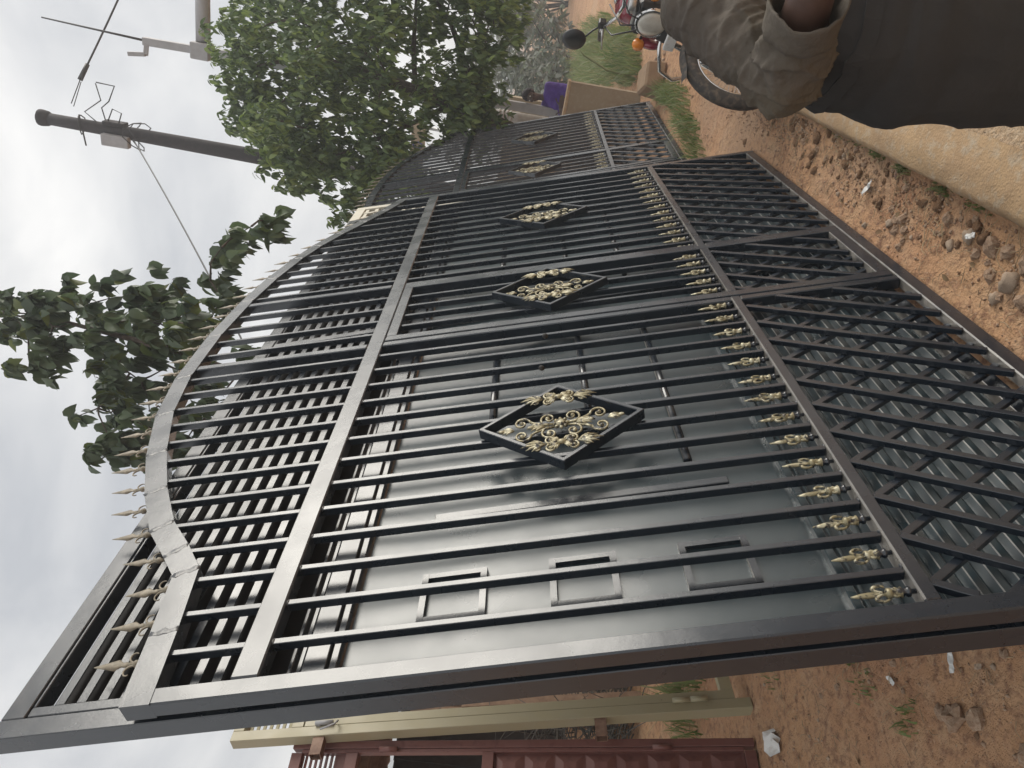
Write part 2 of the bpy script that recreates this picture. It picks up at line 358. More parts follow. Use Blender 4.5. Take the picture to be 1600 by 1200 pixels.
pvv = [(x, y, 0.104 + 0.007 * fbm(x, y, 5) if j else kerb_pt(x, 5, -0.52, 0.105)[2] - 0.002) for x in xs for j, y in enumerate(cols)]
nc = len(cols)
pv.add(pvv, [(i*nc+j, i*nc+j+1, (i+1)*nc+j+1, (i+1)*nc+j) for i in range(150) for j in range(nc-1)], True)
pvm = pv.build('pavement', M['roughcon']); tag(pvm, kind='structure')

# ------------------------------------------------------------------ grille gates
LEAN_A = R(19.0)
ARCH = [(0.0,2.335),(0.20,2.36),(0.40,2.39),(0.48,2.452),(0.60,2.55),(0.79,2.66),(1.02,2.768),(1.30,2.868),(1.60,2.925),(2.0,2.945),(2.40,2.925),(2.70,2.885),(3.0,2.815),(3.20,2.745),(3.40,2.645),(3.60,2.53),(3.80,2.42),(4.02,2.32)]
def arch_z(x):
    for (x0, z0), (x1, z1) in zip(ARCH, ARCH[1:]):
        if x0 <= x <= x1: return z0 + (z1 - z0) * (x - x0) / (x1 - x0)
    return ARCH[-1][1]
# --- shared small castings
def spear_mesh():
    b = MB()
    b.lathe([(0.007,0),(0.007,0.018),(0.012,0.022),(0.012,0.032),(0.006,0.038),(0.006,0.055)], 8)
    prof_ = [(0.006,0.052),(0.011,0.066),(0.008,0.074),(0.021,0.094),(0.012,0.128),(0.002,0.172)]
    b.lathe(prof_, 6, sy=0.35)
    for s in (-1, 1):
        pts = []; rr = []
        for i in range(11):
            t = i / 10; a = -0.5 + 4.1 * t; r = 0.024 * (1 - 0.45 * t)
            pts.append((s * (0.007 + 0.020 + r * math.cos(math.pi - a) * 0.95), 0, 0.048 + r * math.sin(a) * 1.0 - 0.010 + 0.006 * t)); rr.append(0.0042 * (1 - 0.5 * t))
        b.tube(pts, rr, 6)
    return b.mesh('spearhead', M['oldgold'])
def fleur_mesh():
    b = MB()
    b.lathe([(0.006,0),(0.006,0.012),(0.013,0.016),(0.013,0.022),(0.008,0.028),(0.015,0.036),(0.010,0.045),(0.008,0.056),(0.014,0.061),(0.014,0.069),(0.007,0.074)], 10)
    b.lathe([(0.004,0.068),(0.006,0.085),(0.0095,0.110),(0.0075,0.134),(0.002,0.156)], 8, sy=0.6)
    for s in (-1, 1):
        pts = []; rr = []
        for i in range(12):
            t = i / 11; a = math.pi * (1.0 - 1.35 * t)
            pts.append((s * (0.0135 + 0.0100 * math.cos(a)), -0.002, 0.074 + 0.016 * math.sin(a) + 0.010 * min(1, t * 2.5))); rr.append(0.0026 + 0.0022 * math.sin(math.pi * t))
        b.tube(pts, rr, 7)
        pts = [(s * (0.006 + 0.006 * math.sin(math.pi * i / 6)), -0.002, 0.060 - 0.024 * i / 6) for i in range(7)]
        b.tube(pts, [0.003, 0.004, 0.004, 0.004, 0.003, 0.003, 0.002], 6)
    me = b.mesh('fleur_finial', M['gold']); me.materials.append(M['paint'])      # the foot of the casting stays black
    for p_ in me.polygons: p_.material_index = 1 if p_.center.z < 0.034 else 0
    return me
def spiral(b, cx, cz, r, turns, start, sgn, th=0.0038, y=0.0):
    pts = []; n = int(16 * turns) + 2
    for i in range(n):
        t = i / (n - 1); rr = r * (1 - 0.86 * t); a = start + sgn * 2 * math.pi * turns * t
        pts.append((cx + rr * math.cos(a), y, cz + rr * math.sin(a)))
    b.tube(pts, [th * (1 - 0.25 * i / n) for i in range(n)], 6)
    b.blob(pts[-1], th * 1.8, 6, 4)
def leafspray(b, x, z, ln, ang, y=0.0, w=0.006):
    for k, da in enumerate((-0.5, -0.25, 0, 0.25, 0.5)):
        l = ln * (1 - 0.35 * abs(da) * 2); a = ang + da
        p0 = Vector((x, y, z)); d = Vector((math.cos(a), 0, math.sin(a)))
        b.tube([p0, p0 + d * l * 0.35 + Vector((0,-0.004,0)), p0 + d * l * 0.75 + Vector((0,-0.004,0)), p0 + d * l], [w*0.35, w*0.75, w*0.6, w*0.1], 6)
def scroll_mesh():
    b = MB()
    for sz in (-1, 1):
        for sx in (-1, 1):
            st = math.pi if sx > 0 else 0
            spiral(b, sx * 0.031, sz * 0.034, 0.026, 1.35, st, -sz * sx)
            spiral(b, sx * 0.026, sz * 0.112, 0.026, 1.3, -sz * math.pi / 2, sz * sx)
            b.tube([(sx*0.004, 0, sz*0.012), (sx*0.010, 0, sz*0.05), (sx*0.020, 0, sz*0.075), (sx*0.028, 0, sz*0.086)], 0.0036, 6)
        leafspray(b, 0, sz * 0.045, 0.055, sz * math.pi / 2)
        leafspray(b, 0, sz * 0.135, 0.045, sz * math.pi / 2, w=0.005)
        b.blob((0, -0.004, sz * 0.085), (0.006, 0.005, 0.012), 7, 5)
        b.blob((0, -0.004, sz * 0.172), (0.006, 0.005, 0.010), 7, 5)
    b.blob((0, -0.006, 0), (0.016, 0.010, 0.016), 9, 6)
    for k in range(8):
        a = k * math.pi / 4; b.blob((0.018*math.cos(a), -0.005, 0.018*math.sin(a)), 0.006, 6, 4)
    return b.mesh('scroll_ornament', M['gold'])
def rosette_mesh():
    b = MB()
    for sz in (-1, 1):
        for sx in (-1, 1): spiral(b, sx * 0.017, sz * 0.030, 0.017, 1.2, math.pi if sx > 0 else 0, -sz * sx, 0.0036)
        leafspray(b, 0, sz * 0.045, 0.07, sz * math.pi / 2, w=0.006)
        leafspray(b, 0, sz * 0.012, 0.030, sz * math.pi / 2, w=0.005)
        for sx in (-1, 1): leafspray(b, sx * 0.006, sz * 0.006, 0.034, sz * (math.pi / 2 - sx * 0.55), w=0.005); spiral(b, sx * 0.013, sz * 0.070, 0.011, 1.1, math.pi if sx > 0 else 0, sz * sx, 0.003)
    b.blob((0, -0.004, 0), (0.010, 0.008, 0.014), 8, 5)
    return b.mesh('side_ornament', M['gold'])
_b = MB(); _b.blob((0, 0, 0), (0.010, 0.006, 0.0045), 7, 5, 3, 0.6); BEAD = _b.mesh('weld_bead', M['weld'])
SPEAR, FLEUR, SCROLL, ROSETTE = spear_mesh(), fleur_mesh(), scroll_mesh(), rosette_mesh()

def grille_gate(label, loc, rotz, lean, scale=1.0, rack=0.0):
    g = empty('grille_gate', loc, (0, 0, 0)); g.rotation_mode = 'XYZ'
    g.matrix_world = Matrix.Translation(loc) @ Matrix.Rotation(rotz, 4, 'Z') @ Matrix.Rotation(-lean, 4, 'X') @ Matrix.Scale(scale, 4)
    tag(g, label, 'gate', 'black grille gates on show')
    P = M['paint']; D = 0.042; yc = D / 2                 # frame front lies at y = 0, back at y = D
    def wx(x, z): return x * (1 + rack * (z - 2.05))
    def member(name, x0, z0, x1, z1, w, d=D, y=None, bev=0.0038):
        b = MB(); yy = yc if y is None else y
        b.bar((wx(x0, z0), yy, z0), (wx(x1, z1), yy, z1), w, d); return b.build(name, P, g, bev)
    W = 4.02
    member('stile', 0.0225, 0.0, 0.0225, 2.30, 0.045); member('stile', W-0.0225, 0.0, W-0.0225, 2.29, 0.045)
    member('bottom_rail', 0.0455, 0.026, W-0.0455, 0.026, 0.050)
    member('lower_rail', 0.0455, 0.634, W-0.0455, 0.634, 0.034)
    member('upper_rail', 0.0455, 2.069, W-0.0455, 2.069, 0.066)
    DL, DR = 1.675, 2.335                                  # stiles either side of the wicket door
    for x in (DL, DR):
        member('door_post', x, 0.0515, x, 0.6165, 0.036); member('door_post', x, 0.6515, x, 2.0355, 0.036); member('door_post', x, 2.1025, x, arch_z(x) - 0.072, 0.036)
    b = MB()                                               # arched top rail: flat faces between welded joints
    wd = 0.070; n = len(ARCH); vv = []
    for i, (x, z) in enumerate(ARCH):
        a = ARCH[max(0, i-1)]; c = ARCH[min(n-1, i+1)]; t = Vector((c[0]-a[0], 0, c[1]-a[1])).normalized(); nn = Vector((t.z, 0, -t.x))
        q = (x + nn.x * wd, z + nn.z * wd) if 0 < i < n-1 else (x, z - wd)
        for (px, pz) in ((x, z), q):
            for y in (-0.0015, D + 0.0015): vv.append((wx(px, pz), y, pz))
    ff = []
    for i in range(n-1):
        o, p = i*4, (i+1)*4
        ff += [(o, p, p+1, o+1), (o+2, o+3, p+3, p+2), (o, o+2, p+2, p), (o+1, p+1, p+3, o+3)]
    ff += [(0,1,3,2), (4*n-4, 4*n-2, 4*n-1, 4*n-3)]
    b.add(vv, ff); b.build('arch_rail', P, g)
    for i in range(1, n-1):                                # weld seams where the arch pieces meet
        x, z = ARCH[i]; a = ARCH[i-1]; c = ARCH[i+1]; t = Vector((c[0]-a[0], 0, c[1]-a[1])).normalized(); nn = Vector((t.z, 0, -t.x))
        b = MB(); pts = []
        for k in range(7):
            u = k / 6; pts.append((wx(x + nn.x*wd*u, z) + 0.003*math.sin(k*2.3+i), -0.0005, z + nn.z*wd*u))
        b.tube(pts, [0.0085 + 0.003*math.sin(k*1.7+i*3) for k in range(7)], 8); b.v = [(vx, -0.0014 + (vy + 0.0005)*0.09, vz) for vx, vy, vz in b.v]; b.build('weld_seam', M['weld'], g)
    bars = [0.145 + 0.12*k for k in range(13)] + [2.425 + 0.12*k for k in range(13)]
    yb = 0.019; bw, bd = 0.0165, 0.024
    for x in bars:
        member('bar', x, 0.6515, x, 2.0355, bw, bd, yb, 0.0015)
        if arch_z(x) - 0.075 > 2.12: member('bar', x, 2.1025, x, arch_z(x) - 0.066, bw, bd, yb, 0.0015)
    for x in (1.80, 1.935, 2.07, 2.205): member('bar', x, 2.1025, x, arch_z(x) - 0.066, bw, bd, yb, 0.0015)
    # wicket door: a leaf of its own, a hair in front
    dl, dr = DL + 0.021, DR - 0.021; yd = yc - 0.004
    def sub(name, parent, x0, z0, x1, z1, w, d=D, y=yd, bev=0.002):
        q = MB(); q.bar((wx(x0, z0), y, z0), (wx(x1, z1), y, z1), w, d); return q.build(name, P, parent, bev)
    door = sub('wicket_door', g, dl + 0.021, 0.062, dl + 0.021, 2.030, 0.042); tag(door, 'narrow wicket door set into the grille')
    sub('door_stile', door, dr - 0.021, 0.062, dr - 0.021, 2.030, 0.042)
    for z, w in ((0.084, 0.044), (0.634, 0.034), (2.008, 0.044)): sub('door_rail', door, dl + 0.0425, z, dr - 0.0425, z, w)
    for x in (1.855, 1.965, 2.075, 2.185):
        if dl + 0.06 < x < dr - 0.05: sub('bar', door, x, 0.6515, x, 1.9855, bw, bd, yb, 0.0015)
    # lattice in the foot of the gate: front bars one way, back bars the other
    def lattice(xa, xb, z0, z1, parent, mk):
        run = (z1 - z0) * 0.735; k = 0
        x = xa - run + 0.05
        while x < xb:
            t0 = max(0.0, (xa - x) / run); t1 = min(1.0, (xb - x) / run)
            if t1 - t0 > 0.10:
                mk('lattice_bar', parent, x + run*t0, z0 + (z1-z0)*t0, x + run*t1, z0 + (z1-z0)*t1, 0.019, 0.018, 0.010)
                mk('lattice_bar', parent, xa + xb - x - run*t0, z0 + (z1-z0)*t0, xa + xb - x - run*t1, z0 + (z1-z0)*t1, 0.019, 0.016, 0.0285)
            x += 0.150
    def mk2(name, parent, x0, z0, x1, z1, w, d, y): return sub(name, parent, x0, z0, x1, z1, w, d, y, 0.0012)
    lattice(0.046, DL - 0.019, 0.052, 0.616, g, mk2); lattice(DR + 0.019, W - 0.046, 0.052, 0.616, g, mk2)
    lattice(dl + 0.043, dr - 0.043, 0.107, 0.616, door, mk2)
    # castings
    def cast(name, me, x, y, z, s=1.0, rz=0.0, par=None):
        o = meshobj(name, me, par or g, (wx(x, z), y, z)); o.scale = (s, s, s); o.rotation_euler = (0, random.uniform(-0.05, 0.05), rz + random.uniform(-0.12, 0.12)); return o
    for x in bars:
        o = meshobj('weld_bead', BEAD, g, (wx(x, 0.6515) + 0.008, 0.012, 0.6515)); o.rotation_euler = (0, 0, random.uniform(0, 6)); o = meshobj('weld_bead', BEAD, g, (wx(x, 2.0355), 0.010, 2.0355))
    spx = [0.135 + 0.12*k for k in range(32)]
    for x in spx: cast('spearhead', SPEAR, x, 0.02, arch_z(x) - 0.004, random.uniform(0.72, 0.82))
    fx = [0.085 + 0.12*k for k in range(14)] + [2.365 + 0.12*k for k in range(14)]
    for x in fx: cast('fleur_finial', FLEUR, x, 0.013, 0.6505, random.uniform(0.82, 0.88))
    for x in (1.80, 1.91, 2.02, 2.13, 2.22): cast('fleur_finial', FLEUR, x, 0.011, 0.6505, 0.85)
    for cx in (0.878, 2.005, 3.135):
        hw, hh = 0.222, 0.252; zc = 1.338
        c = [(cx-hw, zc), (cx, zc+hh), (cx+hw, zc), (cx, zc-hh)]
        q = MB(); vv = []; th = 0.019
        for k, (px, pz) in enumerate(c):
            sx = (1 if px > cx else -1) if abs(px - cx) > 0.01 else 0; sz = (1 if pz > zc else -1) if abs(pz - zc) > 0.01 else 0
            for inn in (0, 1):
                ax_ = px - sx * th * inn; az_ = pz - sz * th * 1.1 * inn
                for y in (-0.030, 0.004): vv.append((wx(ax_, az_), y, az_))
        ff = []
        for k in range(4):
            o, p = k*4, ((k+1) % 4)*4
            ff += [(o, p, p+2, o+2), (o+1, o+3, p+3, p+1), (o, o+1, p+1, p), (o+2, p+2, p+3, o+3)]
        q.add(vv, ff); dia = q.build('diamond_frame', P, g, 0.002)
        for nm, me, dx in (('scroll_ornament', SCROLL, 0), ('side_ornament', ROSETTE, -0.130), ('side_ornament', ROSETTE, 0.130)):
            o = meshobj(nm, me, dia, (wx(cx + dx, zc), -0.032 if dx else -0.012, zc)); o.rotation_euler = (0, random.uniform(-.03, .03), 0)
            o.scale = (1.2, 0.9, 1.05) if dx else (1.28, 1.0, 1.06)
    return g
gateA = grille_gate('large black grille gate with arched top and gold ornaments, nearest the camera', (0, 0, 0.0), 0.0, LEAN_A, 1.0, 0.035)
gateC = grille_gate('black grille gate standing beyond the right end of the big one, below the tree', (3.73, 0.48, 0.0), R(-3.3), R(18.2), 0.956, 0.0)

# ------------------------------------------------------------------ dark sheet-metal gate leaning behind the front grille
def sheet_gate():
    g = empty('sheet_gate'); off = 0.056
    nrm = Vector((0, math.cos(LEAN_A), -math.sin(LEAN_A)))
    g.matrix_world = Matrix.Translation(nrm * off) @ Matrix.Rotation(-LEAN_A, 4, 'X')
    tag(g, 'tall dark sheet metal gate with louvred top leaning behind the nearest grille gate', 'gate')
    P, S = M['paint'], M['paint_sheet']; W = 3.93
    def bx(name, x0, x1, y0, y1, z0, z1, m=P, bev=0.002, par=None):
        q = MB(); q.box(x0, x1, y0, y1, z0, z1); return q.build(name, m, par or g, bev)
    Z0, Z1, D = 0.055, 2.675, 0.052
    bx('stile', 0.0, 0.050, 0, D, Z0, Z1); bx('stile', W-0.05, W, 0, D, Z0, Z1)
    bx('top_rail', 0.0505, W-0.0505, 0, D, Z1-0.058, Z1); bx('bottom_rail', 0.0505, W-0.0505, 0, D, Z0, Z0+0.05)
    bx('inner_stile', 0.054, 0.080, 0.003, D-0.004, 0.108, Z1-0.061); bx('inner_stile', W-0.080, W-0.054, 0.003, D-0.004, 0.108, Z1-0.061)
    bx('meeting_stile', 1.945, 1.985, 0.001, D-0.002, 0.108, Z1-0.061)
    for (xa, xb) in ((0.0805, 1.9445), (1.9855, W-0.0805)):
        bx('inner_rail', xa, xb, 0.003, D-0.004, Z1-0.069, Z1-0.061)
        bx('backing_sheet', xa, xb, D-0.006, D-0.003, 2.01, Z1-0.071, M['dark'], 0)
        z = 2.5585
        while z > 2.04:
            q = MB(); q.bar((xa, 0.020, z), (xb, 0.020, z), 0.004, 0.030, side=(0, 0.86, 0.62)); q.bar((xa, 0.0062, z - 0.0095), (xb, 0.0062, z - 0.0095), 0.022, 0.004); q.build('louvre_slat', P, g); z -= 0.0535
        bx('middle_rail', xa, xb, 0.004, D-0.004, 1.998, 2.008); bx('middle_rail', xa, xb, 0.012, D-0.004, 1.979, 1.991)
        bx('middle_rail', xa, xb, 0.002, D-0.004, 1.917, 1.973); bx('middle_rail', xa, xb, 0.006, D-0.004, 1.893, 1.911)
        # sheet panel with slight dents
        q = MB(); nxp, nzp = 26, 16
        vv = [(xa + (xb-xa)*i/nxp, 0.030 + 0.0045*mnoise.noise(Vector((i*0.22, j*0.16, xa))), 0.775 + (1.890-0.775)*j/nzp) for j in range(nzp+1) for i in range(nxp+1)]
        q.add(vv, [(j*(nxp+1)+i, j*(nxp+1)+i+1, (j+1)*(nxp+1)+i+1, (j+1)*(nxp+1)+i) for j in range(nzp) for i in range(nxp)], True)
        q.build('sheet_panel', S, g)
        for z0, z1, y in ((0.740, 0.760, 0.012), (0.722, 0.731, 0.018), (0.680, 0.692, 0.014)): bx('panel_strip', xa, xb, y, D-0.004, z0, z1, S)
        bx('panel_back', xa, xb, 0.036, 0.040, 0.106, 0.775, S, 0)
        z = 0.118                                                # pressed ribs across the foot of the gate
        while z < 0.668:
            q = MB(); q.add([(xa,0.034,z),(xb,0.034,z),(xb,0.018,z+0.010),(xa,0.018,z+0.010),(xb,0.018,z+0.025),(xa,0.018,z+0.025),(xb,0.034,z+0.0405),(xa,0.034,z+0.0405),(xb,0.0205,z+0.0272),(xa,0.0205,z+0.0272)],
                             [(0,1,2,3),(3,2,4,5),(5,4,8,9),(9,8,6,7),(0,3,5,9,7),(1,6,8,4,2)]); o_ = q.build('rib', S, g); o_.data.materials.append(M['rib_highlight']); o_.data.polygons[2].material_index = 1; z += 0.0445  # thin chamfer face painted pale to imitate a highlight
    def rod(x0, x1, z):
        q = MB(); q.tube([(x0, 0.020, z), (x1, 0.020, z)], 0.0125, 10); q.build('half_round_rod', P, g)
    for s in (0, 1):
        for x0, x1, z in ((1.00, 1.56, 1.573), (1.06, 1.62, 1.250), (0.71, 1.72, 0.992)):
            if s: x0, x1 = 3.93 - x1, 3.93 - x0
            rod(x0, x1, z)
        for z in (1.560, 1.237, 0.918):
            x0, x1 = (0.212, 0.372) if not s else (3.56, 3.72); h = 0.166
            q = MB(); y0, y1 = 0.0150, 0.0295
            q.box(x0, x1, y0, y1, z, z+0.016); q.box(x0, x1, y0, y1, z+h-0.016, z+h); q.box(x0, x0+0.016, y0+0.001, y1, z+0.0155, z+h-0.0155); q.box(x1-0.016, x1, y0+0.001, y1, z+0.0155, z+h-0.0155)
            q.build('panel_moulding', P, g)
        bx('flat_bar', *( (0.585, 0.612) if not s else (3.31, 3.337)), 0.016, 0.026, 0.905, 1.72)
    return g
sheet_gate()

# ------------------------------------------------------------------ cream gate, only its top corner shows above the arch
def cream_gate():
    g = empty('cream_gate'); nrm = Vector((0, math.cos(LEAN_A), -math.sin(LEAN_A)))
    g.matrix_world = Matrix.Translation(nrm * 0.125) @ Matrix.Rotation(-LEAN_A, 4, 'X')
    tag(g, 'cream painted gate with small square openings, its corner showing above the arch', 'gate')
    C = M['cream']
    def bx(name, x0, x1, y0, y1, z0, z1, m=C, bev=0.002):
        q = MB(); q.box(x0, x1, y0, y1, z0, z1); q.v = [(x*(1 + 0.035*(z - 2.7)), y, z) for x, y, z in q.v]; return q.build(name, m, g, bev)
    X0, X1, Z0, Z1 = 2.6, 4.53, 0.02, 2.755
    bx('stile', X1-0.06, X1, 0, 0.05, Z0, Z1); bx('stile', X0, X0+0.06, 0, 0.05, Z0, Z1)
    bx('top_rail', X0+0.0605, X1-0.0605, 0, 0.05, Z1-0.075, Z1); bx('bottom_rail', X0+0.0605, X1-0.0605, 0, 0.05, Z0, Z0+0.07)
    bx('sheet', X0+0.0605, X1-0.0605, 0.03, 0.034, Z0+0.07, 2.20)
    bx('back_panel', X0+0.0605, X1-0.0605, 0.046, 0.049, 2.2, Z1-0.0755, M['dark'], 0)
    for k in range(7): bx('grid_rail', X0+0.0605, X1-0.0605, 0.008, 0.030, Z1-0.108-0.075*k, Z1-0.082-0.075*k, bev=0)
    x = X1 - 0.16
    while x > X0 + 0.1:
        bx('grid_bar', x, x+0.028, 0.0055, 0.028, 2.2, Z1-0.0765, bev=0); x -= 0.12
    return g
cream_gate()

# ------------------------------------------------------------------ beige gate frame to the left
def beige_gate():
    lean = R(15.5)
    g = empty('beige_gate'); g.matrix_world = Matrix.Translation((1.30, 2.10, 0.0)) @ Matrix.Rotation(R(0.6), 4, 'Z') @ Matrix.Rotation(-lean, 4, 'X')
    tag(g, 'beige gate frame with louvred top and bolt latch, left of the black gates', 'gate')
    B = M['beige']
    def bx(name, x0, x1, y0, y1, z0, z1, m=B, bev=0.002, par=None):
        q = MB(); q.box(x0, x1, y0, y1, z0, z1); return q.build(name, m, par or g, bev)
    W, H = 1.6, 2.565; dp = 0.062
    bx('stile', 0, 0.055, 0, dp, 0.0, H); bx('stile', W-0.055, W, 0, dp, 0.0, H)
    bx('top_rail', 0.0555, W-0.0555, 0, dp, H-0.055, H); bx('middle_rail', 0.0555, W-0.0555, 0, dp, 2.205, 2.265)
    z = 2.285
    while z < H - 0.075:
        q = MB(); q.bar((0.0555, dp/2, z), (W-0.0555, dp/2, z), 0.005, 0.026, side=(0, 0.55, 0.83)); q.build('louvre_slat', B, g); z += 0.0335
    # inner door frame
    d = bx('door_frame', 0.058, 0.108, 0.003, dp-0.004, 0.07, 2.201)
    for x0, x1, z0, z1 in ((W-0.108, W-0.058, 0.07, 2.201), (0.1085, W-0.1085, 0.07, 0.130), (0.1085, W-0.1085, 2.140, 2.201)): bx('door_member', x0, x1, 0.003, dp-0.004, z0, z1, par=d)
    # bolt latch
    q = MB(); q.tube([(0.062, -0.012, 2.05), (0.062, -0.012, 2.14)], 0.011, 8); q.tube([(0.062, -0.012, 2.03), (0.055, -0.03, 2.02), (0.03, -0.04, 2.03), (0.012, -0.03, 2.10)], 0.005, 6); q.box(0.05, 0.075, -0.008, 0.0025, 2.055, 2.075); q.box(0.05, 0.075, -0.008, 0.0025, 2.115, 2.135)
    q.build('bolt_latch', M['greymetal'], g)
    q = MB(); q.tube([(0.056, -0.010, 0.20), (0.056, -0.010, 0.285)], 0.013, 10); q.tube([(0.056, -0.010, 0.287), (0.056, -0.010, 0.37)], 0.012, 10); q.build('hinge', B, g)
    for z in (2.085, 0.70):                                   # stubs of square tube welded to the outer edge
        q = MB(); x0, x1, y0, y1, z0, z1, t = -0.095, -0.0005, 0.008, 0.052, z, z+0.055, 0.004
        q.box(x0, x1, y0, y1, z0, z0+t); q.box(x0, x1, y0, y1, z1-t, z1); q.box(x0, x1, y0, y0+t, z0+t, z1-t); q.box(x0, x1, y1-t, y1, z0+t, z1-t)
        s = q.build('mounting_stub', M['rust'], g)
    return g
beige_gate()

# ------------------------------------------------------------------ maroon gate at the left edge
def maroon_gate():
    lean = R(15.5)
    g = empty('maroon_gate'); g.matrix_world = Matrix.Translation((1.20, 2.19, 0.0)) @ Matrix.Rotation(R(-12), 4, 'Z') @ Matrix.Rotation(-lean, 4, 'X')
    tag(g, 'maroon gate with embossed square panels and a barred opening, beside the beige frame', 'gate')
    B = M['maroon']
    def bx(name, x0, x1, y0, y1, z0, z1, m=B, bev=0.002, par=None):
        q = MB(); q.box(x0, x1, y0, y1, z0, z1); return q.build(name, m, par or g, bev)
    W, H = 1.35, 2.24; dp = 0.05
    bx('stile', -0.036, 0, 0, dp, 0.0, H); bx('stile', -W, -W+0.045, 0, dp, 0.0, H)
    bx('inner_stile', -0.055, -0.038, 0.004, dp-0.006, 0.05, H-0.05)
    for z, h in ((0.0, 0.05), (1.225, 0.055), (1.90, 0.06), (2.185, 0.055)): bx('rail', -W+0.0455, -0.0555, 0.001, dp-0.001, z, z+h)
    bx('sheet', -W+0.0455, -0.0555, 0.024, 0.028, 0.05, 1.225); bx('sheet', -W+0.0455, -0.0555, 0.024, 0.028, 1.955, 2.02)
    sq = MB(); s = 0.070; c = 0.030                           # pressed square boss
    sq.add([(-s,0,-s),(s,0,-s),(s,0,s),(-s,0,s),(-c,-0.016,-c),(c,-0.016,-c),(c,-0.016,c),(-c,-0.016,c)], [(0,1,5,4),(1,2,6,5),(2,3,7,6),(3,0,4,7),(4,5,6,7)])
    me = sq.mesh('embossed_square', B)
    for i in range(8):
        for k in range(8): meshobj('embossed_square', me, g, (-0.132 - 0.148*k, 0.0235, 0.135 + 0.145*i))
    for k in range(10): 
        q = MB(); x = -0.15 - 0.115*k; q.box(x-0.010, x+0.010, 0.012, 0.034, 1.2805, 1.8995); q.build('bar', B, g)
    for k in range(6):
        q = MB(); z = 2.035 + 0.026*k; q.bar((-W+0.046, dp/2, z), (-0.0557, dp/2, z), 0.005, 0.028, side=(0, 0.75, 0.66)); q.build('louvre_slat', B, g)
    for z in (0.38, 1.7):
        q = MB(); q.tube([(-0.045, -0.012, z), (-0.045, -0.012, z+0.09)], 0.013, 8); q.box(-0.06, -0.03, -0.010, 0.0, z+0.015, z+0.07); q.build('hinge', B, g)
    return g
maroon_gate()

# ------------------------------------------------------------------ lean-to shed behind the left-hand gates
def shed():
    g = empty('shed', (3.4, 5.2, 0)); tag(g, 'dark open lean-to shed of timber and boards behind the beige gate', 'shed')
    for k in range(12):
        q = MB(); x = -2.2 + 0.46*k; q.box(x, x+0.445, 0.9 + 0.01*(k % 2), 0.93 + 0.01*(k % 2), 0, 1.72 + 0.02*random.random()); q.build('board', M['thatch'], g)
    for x, y in ((-2.0, -0.75), (-0.55, -0.8), (0.75, -0.75), (2.4, -0.75)):
        q = MB(); q.tube([(x, y, 0), (x + 0.03, y, 0.9), (x, y, 1.93)], [0.05, 0.045, 0.045], 8); q.build('post', M['timber'], g)
    for k in range(7):
        q = MB(); x = -2.6 + 0.85*k; n = 18; vv = []
        for i in range(n+1):
            xx = x + 0.87*i/n; zz = 0.012*math.sin(i*math.pi*2/3) + 0.012*(k % 2)
            vv += [(xx, -1.15, 1.95+zz), (xx, 1.1, 1.76+zz)]
        q.add(vv, [(2*i, 2*i+2, 2*i+3, 2*i+1) for i in range(n)], True); q.build('roof_sheet', M['rust'], g)
    q = MB(); q.bar((-2.5, -0.75, 1.90), (3.2, -0.75, 1.90), 0.06, 0.08); q.build('beam', M['timber'], g)
    return g
shed()
for i, (x, y, h, w, m, lab) in enumerate(((2.70, 4.05, 1.62, 0.07, 'timber', 'leaning brown plank propped against the shed, nearest the sky gap'), (2.86, 4.00, 1.55, 0.055, 'palestone', 'leaning pale plank propped against the shed'), (3.10, 3.95, 1.0, 0.08, 'timber', 'short brown plank leaning low against the shed'), (3.02, 3.9, 0.85, 0.07, 'rust', 'short reddish plank leaning low against the shed'), (2.52, 3.6, 1.25, 0.06, 'timber', 'thin brown pole of timber leaning beside the maroon gate'))):
    q = MB(); q.bar((x, y, 0), (x + 0.10 - 0.05*(i % 3), y + 0.38, h), w, 0.025); tag(q.build('plank', M[m]), lab, 'plank', 'planks against the shed')
def twig_pile(name, c, r, n, seed, mats, ln=(0.15, 0.5)):
    rnd = random.Random(seed); q = MB()
    for i in range(n):
        a = rnd.uniform(0, 2*math.pi); rr = math.sqrt(rnd.random()); z = c[2] + r[2]*rnd.random()*(1 - rr**2)
        p = Vector((c[0] + r[0]*rr*math.cos(a), c[1] + r[1]*rr*math.sin(a), z)); d = Vector((rnd.gauss(0,1), rnd.gauss(0,1), rnd.gauss(0.1,0.5))).normalized() * rnd.uniform(*ln)
        q.tube([p, p + d*0.5 + Vector((0,0,0.03)), p + d], [0.006, 0.004, 0.002], 4, caps=False)
    return q.build(name, mats)
tag(twig_pile('brushwood', (3.05, 4.0, 0), (0.8, 0.4, 1.25), 900, 4, M['brush']), 'heap of grey dry brushwood in front of the shed', 'brushwood', kind='stuff')

